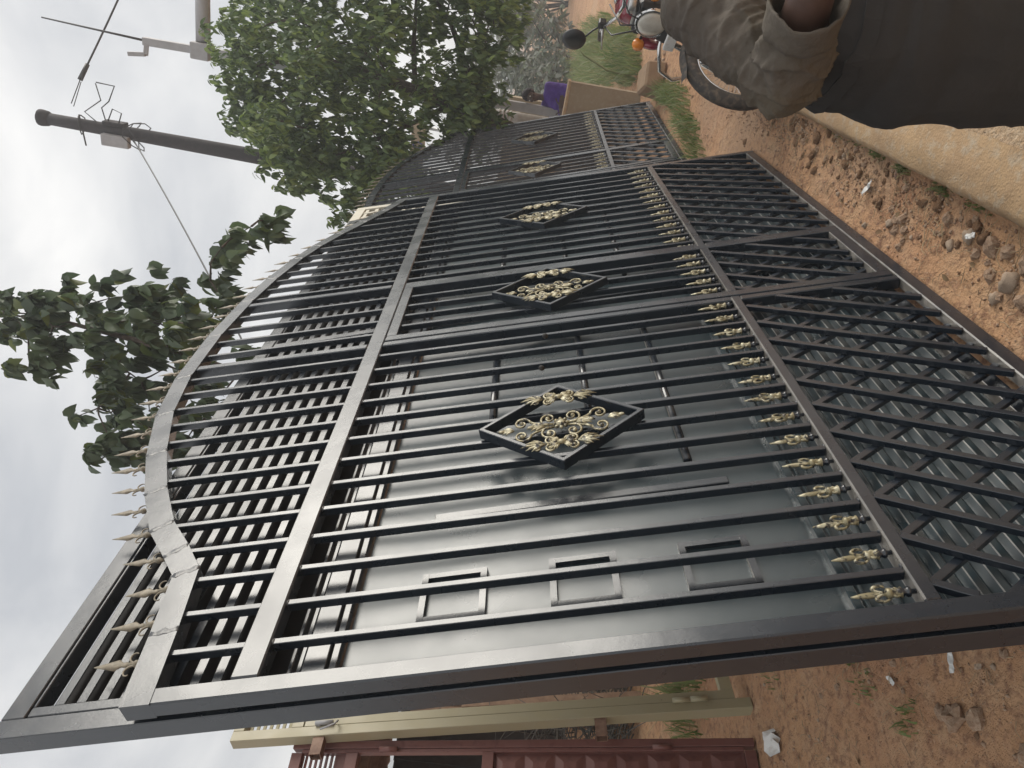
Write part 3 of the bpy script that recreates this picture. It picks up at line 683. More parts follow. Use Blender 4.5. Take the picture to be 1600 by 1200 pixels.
# ------------------------------------------------------------------ foliage
def leaf_template(w, droop, fold=0.25):
    """unit-length leaf along +x, eight faces, tip curling down"""
    t = np.array([0.0, 0.22, 0.5, 0.78, 1.0]); hw = np.array([0.02, 0.85, 1.0, 0.62, 0.03]) * w / 2
    z = -droop * t**2
    v = []
    for i in range(5): v += [(t[i], -hw[i], z[i] + fold*hw[i]), (t[i], 0, z[i]), (t[i], hw[i], z[i] + fold*hw[i])]
    f = []
    for i in range(4): a = 3*i; f += [(a, a+3, a+4, a+1), (a+1, a+4, a+5, a+2)]
    return np.array(v), np.array(f)
def leaves(name, pts, dirs, lens, tmpl, mats, midx):
    tv, tf = tmpl; n = len(pts); d = dirs / np.linalg.norm(dirs, axis=1, keepdims=True)
    up = np.tile([0.0, 0, 1.0], (n, 1)) + np.random.default_rng(5).normal(size=(n, 3)) * 0.35
    s = np.cross(up, d); s /= np.linalg.norm(s, axis=1, keepdims=True) + 1e-9; u = np.cross(d, s)
    V = (pts[:, None, :] + (d[:, None, :]*tv[None, :, 0:1] + s[:, None, :]*tv[None, :, 1:2] + u[:, None, :]*tv[None, :, 2:3]) * lens[:, None, None]).reshape(-1, 3)
    F = (tf[None] + (np.arange(n)*len(tv))[:, None, None]).reshape(-1, 4)
    return fast_mesh(name, V, F, mats, np.repeat(midx, len(tf)), smooth=True)
def crown(name, parent, clumps, crad, per, ln, tmpl, mats, young, seed, hang=0.55, center=None):
    rg = np.random.default_rng(seed); P, Dr, Ln, Mi = [], [], [], []
    for c in clumps:
        c = np.array(c); k = int(per * rg.uniform(0.6, 1.35)); r = crad * rg.uniform(0.75, 1.2)
        # leaves sit in whorls at twig ends inside the clump
        nt = max(3, k // 9); tw = rg.normal(size=(nt, 3)); tw /= np.linalg.norm(tw, axis=1, keepdims=True); tw *= (rg.random((nt, 1))**0.45) * r; tw[:, 2] *= 0.85
        hue = rg.random()
        for t in tw:
            m = rg.integers(6, 12); a = rg.uniform(0, 2*np.pi, m); el = rg.normal(-hang, 0.38, m)
            d = np.stack([np.cos(a)*np.cos(el), np.sin(a)*np.cos(el), np.sin(el)], 1)
            P.append(c + t + rg.normal(size=(m, 3))*0.018); Dr.append(d); Ln.append(ln * rg.uniform(0.6, 1.2, m)); Mi.append((rg.random(m) < young * (0.4 + 1.2*hue)).astype(int))
    return meshobj(name, leaves(name, np.concatenate(P), np.concatenate(Dr), np.concatenate(Ln), tmpl, mats, np.concatenate(Mi)), parent)
def limbs(q, pts, r):
    q.tube(pts, r, 8)

T1 = [(8.43,-1.21,3.4),(8.04,-0.31,3.15),(8.57,0.7,3.99),(7.82,1.55,3.68),(7.32,0.56,2.28),(8.42,0.42,2.1),(8.49,-0.45,2.25),(9.24,-0.58,2.22),(8.24,0.92,4.37),(8.28,-1.01,2.14),(8.49,0.48,3.58),(7.84,1.03,4.14),(9.76,-1.45,2.36),(9.35,0.14,4.16),(7.43,0.61,2.9),(7.67,-0.61,2.63),(7.45,0.08,3.01),(9.87,-1.42,3.63),(9.56,-0.47,4.04),(7.84,0.3,4.41),(9.24,-1.09,2.38),(9.28,-0.81,4.01),(8.77,0.92,3.66),(8.07,-0.71,2.73),(8.69,-1.16,1.99),(7.78,-0.51,3.83),(7.44,1.52,2.86),(8.05,0.63,3.43),(7.11,1.21,2.83),(8.76,-1.23,3.11),(8.16,-0.12,1.8),(8.66,-0.39,3.96),(7.66,0.98,3.07),(9.75,0.04,4.77),(8.86,0.1,2.69),(9.61,-1.69,2.83),(8.68,-0.85,3.16),(8.93,-0.16,4.39),(8.75,-0.64,2.8),(7.95,-0.37,2.02),(8.82,0.45,3.31),(8.79,1.46,4.56),(8.47,-0.46,3.23),(8.04,0.72,2.04),(8.4,1.65,4.18),(9.64,-0.86,1.96),(9.39,-1.45,2.49),(8.95,-1.75,3.1),(7.81,-0.88,3.45),(8.59,-1.67,2.93),(7.94,1.48,2.76),(8.21,-0.49,3.89),(9.96,-0.54,1.84),(8.92,-1.34,2.37),(8.18,-0.64,2.37),(7.68,0.8,1.88),(9.54,-1.56,3.48),(8.48,-0.8,3.72),(8.64,0.66,2.93),(7.9,1.5,4.15),(7.53,0.22,3.4),(6.9,1.09,4.0),(7.5,1.05,3.65),(8.94,0.23,4.62),(9.44,-0.67,2.75),(9.03,0.77,4.12),(7.61,1.37,3.35),(8.45,0.23,4.43),(9.23,-0.96,3.02),(9.8,-0.92,2.31),(9.38,-0.32,1.74),(8.29,-1.06,2.83),(8.06,-1.33,3.15),(7.06,0.28,3.62),
      (8.1,1.2,4.6),(8.3,0.6,4.75),(8.0,0.1,4.0),(8.4,0.0,3.7),(8.2,1.35,3.9),(7.7,0.65,3.75),(8.5,1.1,4.2),(8.23,-0.20,2.41),(7.99,-0.01,2.08),(7.71,0.26,1.88),(7.78,0.57,2.06),(8.20,0.13,2.88),(7.53,0.47,2.48),(8.11,-0.11,3.03),(8.34,-0.26,1.84),(7.72,0.22,3.22),(7.32,0.91,2.93),(7.82,0.69,1.91),
      (7.13,1.68,3.02),(6.98,1.74,3.10),(7.30,1.54,2.78),(7.35,1.56,3.58),(7.50,1.53,3.90),(7.32,1.25,2.52),(7.74,1.36,4.19),(7.74,1.46,3.45),(7.58,1.47,2.94),(7.53,1.25,3.77),(7.91,1.26,2.75),(8.07,0.99,4.47),(8.11,0.75,4.66),(7.78,0.39,2.23),(8.51,0.45,4.71)]
tr = empty('mango_tree', (7.72, 1.08, 0)); tag(tr, 'dense dark green leafy tree with a forking trunk behind the far grille gate', 'tree')
tr_inv = Matrix.Translation((-7.72, -1.08, 0))
q = MB()
limbs(q, [(7.72,1.08,-0.05),(7.76,0.98,0.7),(7.81,0.857,1.44),(7.96,0.69,2.21),(8.07,0.58,2.97),(8.16,0.51,3.58),(8.22,0.55,4.1),(8.25,0.7,4.5)], [0.11,0.10,0.095,0.085,0.07,0.05,0.03,0.012])
for pts, r in (([(7.95,0.70,2.15),(7.84,0.85,2.42),(7.68,1.05,2.75),(7.59,1.27,3.14),(7.55,1.45,3.5)], 0.04), ([(8.07,0.58,2.95),(8.25,0.40,3.2),(8.36,0.15,3.45),(8.5,-0.2,3.8)], 0.04), ([(7.85,0.82,1.7),(8.1,0.4,2.0),(8.35,-0.1,2.3),(8.6,-0.6,2.8),(8.8,-1.0,3.1)], 0.05), ([(8.02,0.62,2.6),(8.3,0.2,2.7),(8.6,-0.5,2.75),(9.0,-1.1,2.6)], 0.035), ([(8.13,0.54,3.4),(8.3,0.3,3.75),(8.6,-0.2,4.2)], 0.028), ([(8.16,0.51,3.58),(8.0,0.8,3.95),(7.95,1.1,4.2)], 0.028), ([(7.84,0.8,1.75),(8.2,0.55,1.9),(8.7,0.2,1.9),(9.2,-0.3,1.9)], 0.03), ([(7.9,0.75,1.95),(7.7,0.6,2.3),(7.45,0.5,2.8)], 0.026)):
    m = len(pts); limbs(q, pts, [r*(1 - 0.8*i/(m-1)) for i in range(m)])
def twigs(q, nodes, clumps, seed, r0):
    # every clump hangs on the nearest branch or clump already reached
    rnd = random.Random(seed); nodes = [Vector(n_) for n_ in nodes]; todo = [Vector(c_) for c_ in clumps]
    while todo:
        d, c, b0 = min(((c_ - n_).length, k, n_) for k, c_ in enumerate(todo) for n_ in nodes) if len(todo) < 2 else min((((c_ - n_).length, k, n_) for k, c_ in enumerate(todo) for n_ in nodes), key=lambda t_: t_[0])
        c = todo.pop(c); mid = (b0 + c)/2 + Vector((rnd.gauss(0, .05), rnd.gauss(0, .05), rnd.gauss(0.03, 0.03)))*min(1, d*2)
        q.tube([b0, mid, c], [r0, r0*0.7, r0*0.35], 5, caps=False); nodes += [mid, c]
twigs(q, [v_ for v_ in q.v[::9]], T1, 11, 0.012)
t = q.build('trunk', M['barkt'], tr); t.matrix_parent_inverse = tr_inv
cr = crown('crown', tr, T1, 0.42, 350, 0.098, leaf_template(0.42, 0.38), [M['leafA'], M['leafA2']], 0.30, 21, hang=0.75); cr.matrix_parent_inverse = tr_inv

T2 = [(4.02,2.05,5.05),(4.05,2.2,5.1),(3.95,1.95,4.75),(3.75,1.7,3.75),(3.9,1.7,3.85),(3.85,1.95,3.7),(3.6,2.4,4.1),(3.94,2.08,4.9),(4.17,2.12,4.89),(3.83,1.98,4.63),(4.14,1.91,4.66),(3.82,2.01,4.53),(3.74,1.77,4.28),(3.78,1.94,4.24),(3.83,1.73,4.16),(4.04,2.16,4.28),(3.59,1.77,3.97),(3.98,1.83,4.12),(3.89,2.11,4.06),(3.71,2.14,4.22),(3.7,2.2,4.09),(4.03,2.53,4.44),(3.66,2.27,3.91),(3.79,1.86,3.89),(4.1,1.88,4.01),(3.59,1.93,3.66),(3.9,2.26,3.8),(3.57,2.59,4.34),(3.94,2.71,4.22),(3.21,2.32,3.74),(3.42,2.69,4.04),(3.49,2.79,3.98),(3.61,2.49,3.84),(3.36,2.82,4.12),(3.37,1.6,3.4),(3.97,1.85,3.5),(3.44,1.67,3.53),(3.99,1.69,3.41),(4.21,1.52,3.57),(4.13,1.14,3.24),(4.3,1.14,3.17),(3.89,1.24,3.37),(3.61,1.97,3.55),(3.76,2.29,3.58),(3.5,2.21,3.32),(3.74,2.46,3.3),(3.52,2.45,3.63),(3.23,2.46,3.44),(3.5,1.9,3.11),(3.43,2.36,3.36),(3.32,2.59,3.67),(3.86,2.18,4.8),(3.71,2.15,4.61),(3.73,2.3,4.74)]
t2 = empty('broadleaf_tree', (3.75, 2.3, 0)); tag(t2, 'young broad leaved tree with sparse drooping leaves, rising behind the arch', 'tree')
t2_inv = Matrix.Translation((-3.75, -2.3, 0))
q = MB()
spine = [(3.75,2.3,-0.05),(3.72,2.28,1.2),(3.70,2.2,2.4),(3.68,2.1,3.2),(3.75,2.0,3.9),(3.88,2.0,4.5),(3.98,2.06,5.0)]
q.tube(spine, [0.05,0.045,0.04,0.03,0.022,0.014,0.006], 8)
twigs(q, spine, T2, 12, 0.009)
t = q.build('trunk', M['barkt'], t2); t.matrix_parent_inverse = t2_inv
cr = crown('crown', t2, T2, 0.18, 56, 0.112, leaf_template(0.62, 0.55), [M['leafB'], M['leafB2']], 0.10, 31, hang=0.85); cr.matrix_parent_inverse = t2_inv

# dusty bushes far off on the right, haze put into their leaf colour
def bush(lab, loc, rx, ry, h, seed, mats, n=34, ln=0.24):
    b = empty('dusty_bush', loc); tag(b, lab, 'bush', 'dusty bushes along the far road')
    rg = np.random.default_rng(seed); cl = []
    for i in range(n):
        a = rg.uniform(0, 2*np.pi); r = math.sqrt(rg.random()); z = h*(0.12 + 0.88*rg.random()*(1 - 0.45*r))
        cl.append((rx*r*math.cos(a), ry*r*math.sin(a), z))
    q = MB()
    for c in cl[::3]: q.tube([(0.1*c[0], 0.1*c[1], -0.05), (c[0]*0.5, c[1]*0.5, c[2]*0.6), c], [0.035, 0.022, 0.006], 5, caps=False)
    q.build('stem', M['barkt'], b)
    crown('foliage', b, cl, 0.5, 75, ln, leaf_template(0.42, 0.2), mats, 0.4, seed + 50, hang=0.2)
F, F2 = M['leafF'], M['leafF2']
bush('wide grey green dusty bush beside the tree trunk, left of the road', (22.0, 3.4, 0), 2.4, 2.0, 3.6, 1, [F, F2])
bush('tall grey dusty bush behind the woman in purple', (20.5, 1.2, 0), 1.6, 1.4, 2.7, 2, [F, F2])
bush('pale dusty bush at the top edge of the far verge', (25.5, -0.2, 0), 2.2, 1.6, 3.8, 3, [F, F2])
bush('low blue grey bush behind the bright grass', (17.6, 1.25, 0), 1.0, 0.8, 1.25, 4, [F, F2], 22, 0.18)
bush('far hazy bush farthest along the road', (33, 1.0, 0), 3.5, 2.5, 5.0, 5, [F2, F], 30, 0.4)

# grass
def grass(name, lab, spots, seed, mats, h=(0.15, 0.32)):
    rg = np.random.default_rng(seed); V, Fc, Mi = [], [], []; k = 0
    for (cx, cy, rx, ry, n) in spots:
        for i in range(n):
            a = rg.uniform(0, 2*np.pi); r = math.sqrt(rg.random()); x, y = cx + rx*r*math.cos(a), cy + ry*r*math.sin(a)
            hh = rg.uniform(*h)*(1.1 - 0.5*r)*(0.55 + 0.9*(0.5 + mnoise.noise(Vector((x*2.3, y*5, 1))))); b = rg.uniform(0, 2*np.pi); bend = rg.uniform(0.15, 0.8)*hh; w = (0.0022 + 0.0035*rg.random())*(1 + 3.2*hh)
            z = ground_z(x, y); s = np.array([-math.sin(b), math.cos(b)])*w
            for t in (0, 0.5, 1.0):
                px, py, pz = x + math.cos(b)*bend*t*t, y + math.sin(b)*bend*t*t, z + hh*(t - 0.25*t*t)
                ww = 1 - 0.92*t; V += [(px - s[0]*ww, py - s[1]*ww, pz), (px + s[0]*ww, py + s[1]*ww, pz)]
            Fc += [(k, k+1, k+3, k+2), (k+2, k+3, k+5, k+4)]; m = int(rg.random() < 0.45); Mi += [m, m]; k += 6
    o = meshobj(name, fast_mesh(name, V, Fc, mats, Mi)); tag(o, lab, 'grass', kind='stuff'); return o
grass('grass', 'bright green grass verge beyond the low wall', [(10.4, 0.05, 1.8, 0.36, 1700), (13.2, 0.35, 2.3, 0.72, 2100), (15.6, 0.6, 1.9, 0.8, 1300)], 1, [M['grass'], M['grassdry']], (0.18, 0.5))
grass('grass', 'green grass growing at the foot of the far grille gate', [(6.3, 0.03, 0.6, 0.13, 330), (5.6, 0.17, 0.55, 0.11, 250), (5.05, 0.27, 0.3, 0.09, 100), (6.9, 0.08, 0.5, 0.10, 180)], 2, [M['grass'], M['grassdry']], (0.10, 0.26))
grass('grass', 'small grass tufts on the soil left of the gates', [(1.02, 0.93, 0.07, 0.12, 70), (0.93, 1.20, 0.08, 0.16, 80), (0.86, 0.95, 0.05, 0.08, 35), (1.30, 1.85, 0.08, 0.10, 40), (0.55, 1.15, 0.06, 0.06, 25), (0.78, 1.30, 0.08, 0.08, 30), (0.95, 1.05, 0.16, 0.2, 40)], 3, [M['grassdry'], M['grass']], (0.02, 0.07))
grass('grass', 'thin weeds along the joint between soil and kerb', [(2.5, -0.315, 0.30, 0.018, 70), (2.15, -0.31, 0.08, 0.02, 45), (1.90, -0.31, 0.06, 0.025, 70), (1.62, -0.30, 0.07, 0.02, 50), (1.4, -0.30, 0.12, 0.015, 25)], 4, [M['grassdry'], M['grass']], (0.015, 0.05))
grass('grass', 'weeds in the dark corner between the beige and maroon gates', [(1.85, 2.85, 0.35, 0.35, 260)], 5, [M['grass'], M['grassdry']], (0.10, 0.3))
q = MB(); q.tube([(9.0, 0.18, 0.03), (9.05, 0.16, 0.35), (9.2, 0.05, 0.66), (9.4, -0.08, 0.80)], [0.012, 0.014, 0.011, 0.004], 5)
tag(q.build('reed', M['grassdry']), 'single long pale reed blade bending out of the grass', 'reed')

# ------------------------------------------------------------------ walls, block and pipe in the background
def wall(name, lab, x, y0, y1, h, th, m, cap=None):
    g = empty(name, (x, y0, 0)); tag(g, lab, 'wall')
    n = 10; q = MB(); vv = []
    for i in range(n+1):
        for k in range(7):
            z = -0.05 + (h + 0.05)*k/6; y = (y1 - y0)*i/n
            vv.append((0.008*mnoise.noise(Vector((y*3, z*3, x))), y, z))
    q.add(vv, [(i*7+k, i*7+k+1, (i+1)*7+k+1, (i+1)*7+k) for i in range(n) for k in range(6)])
    q.box(0.012, th, 0.0, y1-y0, -0.05, h - 0.002); q.build('wall_face', m, g)
    if cap: q = MB(); q.box(-0.012, th + 0.01, -0.012, y1 - y0 + 0.01, h, h + 0.03); q.build('coping', cap, g, 0.004)
    return g
wall('low_wall', 'low plastered wall end standing beside the far grille gate', 8.25, 0.28, 3.2, 0.83, 0.16, M['wall'], M['concrete'])
wall('boundary_wall', 'tall pale plastered wall behind the woman in purple', 11.2, 0.96, 4.6, 1.50, 0.2, M['wallpale'])
g = empty('concrete_post', (10.9, 1.22, 0)); tag(g, 'pale grey concrete post standing behind the low wall, left of the woman', 'post')
q = MB(); q.lathe([(0.10, -0.05), (0.098, 1.30), (0.105, 1.32), (0.105, 1.36), (0.098, 1.38), (0.095, 1.70), (0.06, 1.74)], 16); q.build('shaft', M['galvpost'], g)
for k in range(4): q = MB(); q.lathe([(0.100, 1.42 + 0.06*k), (0.107, 1.43 + 0.06*k), (0.107, 1.45 + 0.06*k), (0.100, 1.46 + 0.06*k)], 16); q.build('ridge', M['galvpost'], g)
q = MB(); q.add([(-0.19,-0.15,0),(0.19,-0.14,0),(0.17,0.15,0),(-0.18,0.14,0),(-0.17,-0.14,0.20),(0.16,-0.12,0.23),(0.15,0.13,0.21),(-0.16,0.12,0.19)], [(0,3,2,1),(4,5,6,7),(0,1,5,4),(1,2,6,5),(2,3,7,6),(3,0,4,7)])
o = q.build('stone_block', M['carton'], None, 0.02, (7.25, 0.02, -0.01)); o.rotation_euler = (0, 0, 0.4); tag(o, 'tan hewn stone block on the soil beside the parked motorcycle', 'block')
# faded sign seen through the tree
sg = empty('sign', (13.3, 2.45, 0)); tag(sg, 'white sign board with dark letters half hidden behind the tree', 'sign')
q = MB(); q.box(-0.02, 0.02, -0.50, 0.45, 2.93, 3.20); q.build('board', M['wallpale'], sg, 0.005)
for y in (-0.4, 0.35): q = MB(); q.tube([(0.05, y, 0), (0.05, y, 3.1)], 0.03, 8); q.build('post', M['galv'], sg)
for y0 in (0.10, -0.08):
    q = MB(); q.tube([(-0.030, y0 + 0.055*math.cos(a*math.pi/8), 3.06 + 0.085*math.sin(a*math.pi/8)) for a in range(16)], 0.014, 6, closed=True); q.build('letter', M['blueink'], sg)

# ------------------------------------------------------------------ utility pole, wires, aerial
up_ = empty('utility_pole', (9.46, 2.15, 0)); tag(up_, 'dark wooden utility pole with junction box and wire loops above the tree', 'utility pole')
def pp(z): t = z/8.1; return Vector((0.44*t, -0.045*t, z))
q = MB(); q.tube([pp(z) for z in (-0.1, 2, 4, 6, 7.4, 7.92)], [0.128, 0.122, 0.112, 0.098, 0.086, 0.082], 14); q.build('shaft', M['polewood'], up_)
q = MB(); q.lathe([(0.083, 7.90), (0.105, 7.94), (0.118, 8.02), (0.11, 8.06), (0.06, 8.09)], 12, o=(0.435, -0.045, 0)); q.build('cap', M['polewood'], up_)
b = pp(6.95); q = MB(); q.box(b.x-0.16, b.x-0.06, b.y+0.03, b.y+0.19, 6.74, 7.12); q.build('junction_box', M['greymetal'], up_, 0.01)
q = MB(); q.box(b.x-0.08, b.x+0.08, b.y-0.13, b.y-0.075, 6.82, 7.12); q.build('bracket', M['polewood'], up_, 0.008)
b = pp(7.45); q = MB(); q.tube([b + Vector((-0.02, 0.28, -0.03)), b + Vector((0, -0.14, 0.03))], 0.012, 6); q.tube([b + Vector((0.13*math.cos(a*0.6283), 0.13*math.sin(a*0.6283), 0.03*math.sin(a))) for a in range(10)], 0.009, 5, closed=True); q.build('eye_bolt', M['wire'], up_)
q = MB()
for k in range(2): q.tube([pp(6.62 + 0.1*k) + Vector((0.16*math.cos(a*0.6283), 0.19*math.sin(a*0.6283) + 0.02, 0.10*math.sin(a*1.25 + k))) for a in range(10)], 0.008, 5, closed=True)
for pts in ([(0.40,-0.10,7.1),(0.50,-0.30,7.20),(0.42,-0.42,7.05),(0.52,-0.62,7.0),(0.58,-0.62,7.28)], [(0.36,-0.10,7.18),(0.45,-0.22,7.42),(0.50,-0.40,7.20),(0.60,-0.60,7.3)], [(0.30,-0.12,6.9),(0.36,-0.30,6.86),(0.36,-0.34,6.98),(0.36,-0.16,7.06)]): q.tube(pts, 0.009, 5)
q.build('jumper_cable', M['wire'], up_)
def wire(lab, p0, p1, sag, r=0.010):
    q = MB(); p0, p1 = Vector(p0), Vector(p1); q.tube([p0.lerp(p1, i/16) - Vector((0, 0, sag*4*(i/16)*(1 - i/16))) for i in range(17)], r, 5); return tag(q.build('overhead_wire', M['wire']), lab, 'wire', 'overhead wires')
wire('overhead cable running from the pole top to the upper right edge', (10.168, 1.328, 7.436), (13.5, -3.2, 6.6), 0.10, 0.014)
wire('overhead wire dropping from the pole towards the sparse tree', (9.66, 2.145, 6.653), (4.0, 2.86, 2.9), 0.05, 0.009)
q = MB(); q.tube([(10.168, 1.328, 7.436), (10.057, 1.539, 7.511)], [0.03, 0.035], 8); q.tube([(10.057, 1.539, 7.511), (9.92, 1.85, 7.60)], 0.007, 5); q.tube([(10.06, 1.56, 7.50), (9.90, 1.88, 7.56)], 0.006, 5)
tag(q.build('strain_clamp', M['wire']), 'dark strain clamp on the cable beside the pole top', 'clamp')
an = empty('aerial_mast', (9.26, 0.80, 0)); tag(an, 'grey metal aerial mast with thin rod and side arm above the tree', 'aerial')
def rel(p): return (p[0]-9.26, p[1]-0.80, p[2])
q = MB(); q.bar(rel((9.26,0.80,-0.1)), rel((9.297,0.778,5.40)), 0.11, 0.11, (1,0,0)); q.build('mast', M['greymetal'], an, 0.006)
q = MB(); q.bar(rel((9.295,0.778,5.385)), rel((9.303,0.775,5.62)), 0.20, 0.20, (1,0,0)); q.build('head_box', M['greymetal'], an, 0.01)
q = MB(); q.bar(rel((9.303,0.775,5.62)), rel((9.351,0.782,6.26)), 0.095, 0.095, (1,0,0)); q.build('upper_arm', M['greymetal'], an, 0.006)
q = MB(); q.tube([rel((9.351,0.775,6.25)), rel((9.483,0.724,7.60))], [0.016, 0.010], 6); q.build('rod', M['wire'], an)
q = MB(); q.tube([rel((9.35,0.69,5.50)), rel((9.60,0.21,5.58)), rel((10.0,-0.50,5.68))], 0.095, 10); q.build('side_arm', M['greymetal'], an)
q = MB(); q.bar(rel((9.34,0.80,6.22)), rel((9.245,0.93,6.20)), 0.05, 0.05); q.bar(rel((9.25,0.925,6.21)), rel((9.245,0.95,6.42)), 0.05, 0.05, (1,0,0)); q.build('hook', M['greymetal'], an)

# ------------------------------------------------------------------ people
def capsule(q, p0, p1, r0, r1, n=16, flat=None):
    """tapered capsule; flat = (direction, factor) squashes it along a direction"""
    p0, p1 = Vector(p0), Vector(p1); ax = p1 - p0; L_ = ax.length
    ax = ax.normalized() if L_ > 1e-6 else Vector((0, 0, 1))
    a = Vector((0, 0, 1)) if abs(ax.z) < 0.9 else Vector((1, 0, 0)); s = ax.cross(a).normalized(); t = ax.cross(s)
    rings = [(-r0*math.sin(k*math.pi/10), r0*math.cos(k*math.pi/10), 0) for k in range(5, -1, -1)] + [(L_ + r1*math.sin(k*math.pi/10), r1*math.cos(k*math.pi/10), 1) for k in range(0, 6)]
    vs_ = []
    for h, r, e in rings:
        for k in range(n):
            an = 2*math.pi*k/n; d = (s*math.cos(an) + t*math.sin(an))*max(r, 0.0004)
            if flat is not None:
                fd = Vector(flat[0]).normalized(); d = d - fd*d.dot(fd)*(1 - flat[1])
            vs_.append(p0 + ax*h + d)
    m = len(rings)
    q.add(vs_, [(i*n+k, i*n+(k+1) % n, (i+1)*n+(k+1) % n, (i+1)*n+k) for i in range(m-1) for k in range(n)] + [tuple(range(n-1, -1, -1)), tuple((m-1)*n+k for k in range(n))], True)
def fuse(name, q, voxel, material, parent=None, smooth=4, wrinkle=None):
    """one continuous skin over the limbs"""
    tmp = q.build('tmp', None); md = tmp.modifiers.new('r', 'REMESH'); md.mode = 'VOXEL'; md.voxel_size = voxel; md.use_smooth_shade = True
    if smooth: sm = tmp.modifiers.new('s', 'SMOOTH'); sm.factor = 0.5; sm.iterations = smooth
    dg = bpy.context.evaluated_depsgraph_get(); me = bpy.data.meshes.new_from_object(tmp.evaluated_get(dg)); me.name = name
    old = tmp.data; bpy.data.objects.remove(tmp); bpy.data.meshes.remove(old)
    if wrinkle:
        nr = [Vector(v.normal) for v in me.vertices]
        for v, n_ in zip(me.vertices, nr): v.co = v.co + n_ * wrinkle(v.co)
    me.materials.clear(); me.materials.append(material)
    me.polygons.foreach_set('use_smooth', np.ones(len(me.polygons), bool)); me.update()
    return meshobj(name, me, parent)
def head(q, c, fwd, r):
    """skull, jaw, nose, ears, brow and lips around centre c, looking along fwd"""
    c, f = Vector(c), Vector(fwd).normalized(); up = Vector((0, 0, 1)); s = f.cross(up).normalized()
    capsule(q, c + up*0.02 - f*0.012, c + up*0.022 + f*0.012, r, r*0.96); capsule(q, c - up*0.01 + f*0.02, c - up*0.075 + f*0.038, r*0.78, r*0.50)
    capsule(q, c + f*(r + 0.012) + up*0.012, c + f*(r + 0.026) - up*0.022, 0.008, 0.015, 8)
    for k in (-1, 1):
        capsule(q, c + s*k*(r - 0.002) - f*0.005 + up*0.014, c + s*k*(r + 0.006) - f*0.010 - up*0.022, 0.016, 0.011, 8, flat=(s, 0.5))
        capsule(q, c + f*(r + 0.004) + s*k*0.015 + up*0.034, c + f*(r - 0.008) + s*k*0.048 + up*0.032, 0.010, 0.008, 8)
        capsule(q, c + f*(r + 0.000) + s*k*0.030 - up*0.012, c + f*(r - 0.02) + s*k*0.045 - up*0.02, 0.020, 0.018, 8)
    capsule(q, c + f*(r + 0.010) - s*0.018 - up*0.050, c + f*(r + 0.010) + s*0.018 - up*0.050, 0.010, 0.010, 8); capsule(q, c + f*(r + 0.006) - s*0.016 - up*0.064, c + f*(r + 0.006) + s*0.016 - up*0.064, 0.011, 0.011, 8)
def hand(q, wrist, d, palm_n, sgn, curl=0.5, k=1.0):
    """palm, four unequal bent fingers and a thumb; d = pointing direction, palm_n = palm normal"""
    w, d, n = Vector(wrist), Vector(d).normalized(), Vector(palm_n).normalized(); n = (n - d*n.dot(d)).normalized(); s = d.cross(n)*sgn
    capsule(q, w, w + d*0.05*k, 0.026*k, 0.030*k, 12, flat=(n, 0.6)); capsule(q, w + d*0.04*k - s*0.012*k, w + d*0.085*k - s*0.016*k, 0.026*k, 0.022*k, 12, flat=(n, 0.6)); capsule(q, w + d*0.04*k + s*0.012*k, w + d*0.080*k + s*0.016*k, 0.026*k, 0.022*k, 12, flat=(n, 0.6))
    for i, (off, l) in enumerate(((0.033, 0.075), (0.011, 0.085), (-0.011, 0.078), (-0.032, 0.060))):
        p = w + d*0.088*k + s*off*k; dd = d; r = 0.0095*k
        for j, fr in enumerate((0.42, 0.32, 0.26)):
            dd = (dd*math.cos(curl) + n*math.sin(curl)).normalized(); p2 = p + dd*l*fr*k; capsule(q, p, p2, r, r*0.92, 10); p = p2; r *= 0.92
    p = w + d*0.025*k + s*0.026*k; dd = (d*0.6 + s*0.75 + n*0.25).normalized()
    for l in (0.04, 0.032, 0.026):
        p2 = p + dd*l*k; capsule(q, p, p2, 0.0115*k, 0.0105*k, 10); p = p2; dd = (dd + d*0.35 + n*0.2).normalized()
def folds(scale, amp, stretch=None):
    def f(co):
        c = Vector(co)
        if stretch: c = c + Vector(stretch[0]).normalized()*c.dot(Vector(stretch[0]).normalized())*stretch[1]
        a = mnoise.noise(c*scale); b = mnoise.noise(c*scale*2.3 + Vector((4, 1, 7)))
        return amp*((1 - abs(a)*2.6)*0.9 + 0.45*b)
    return f

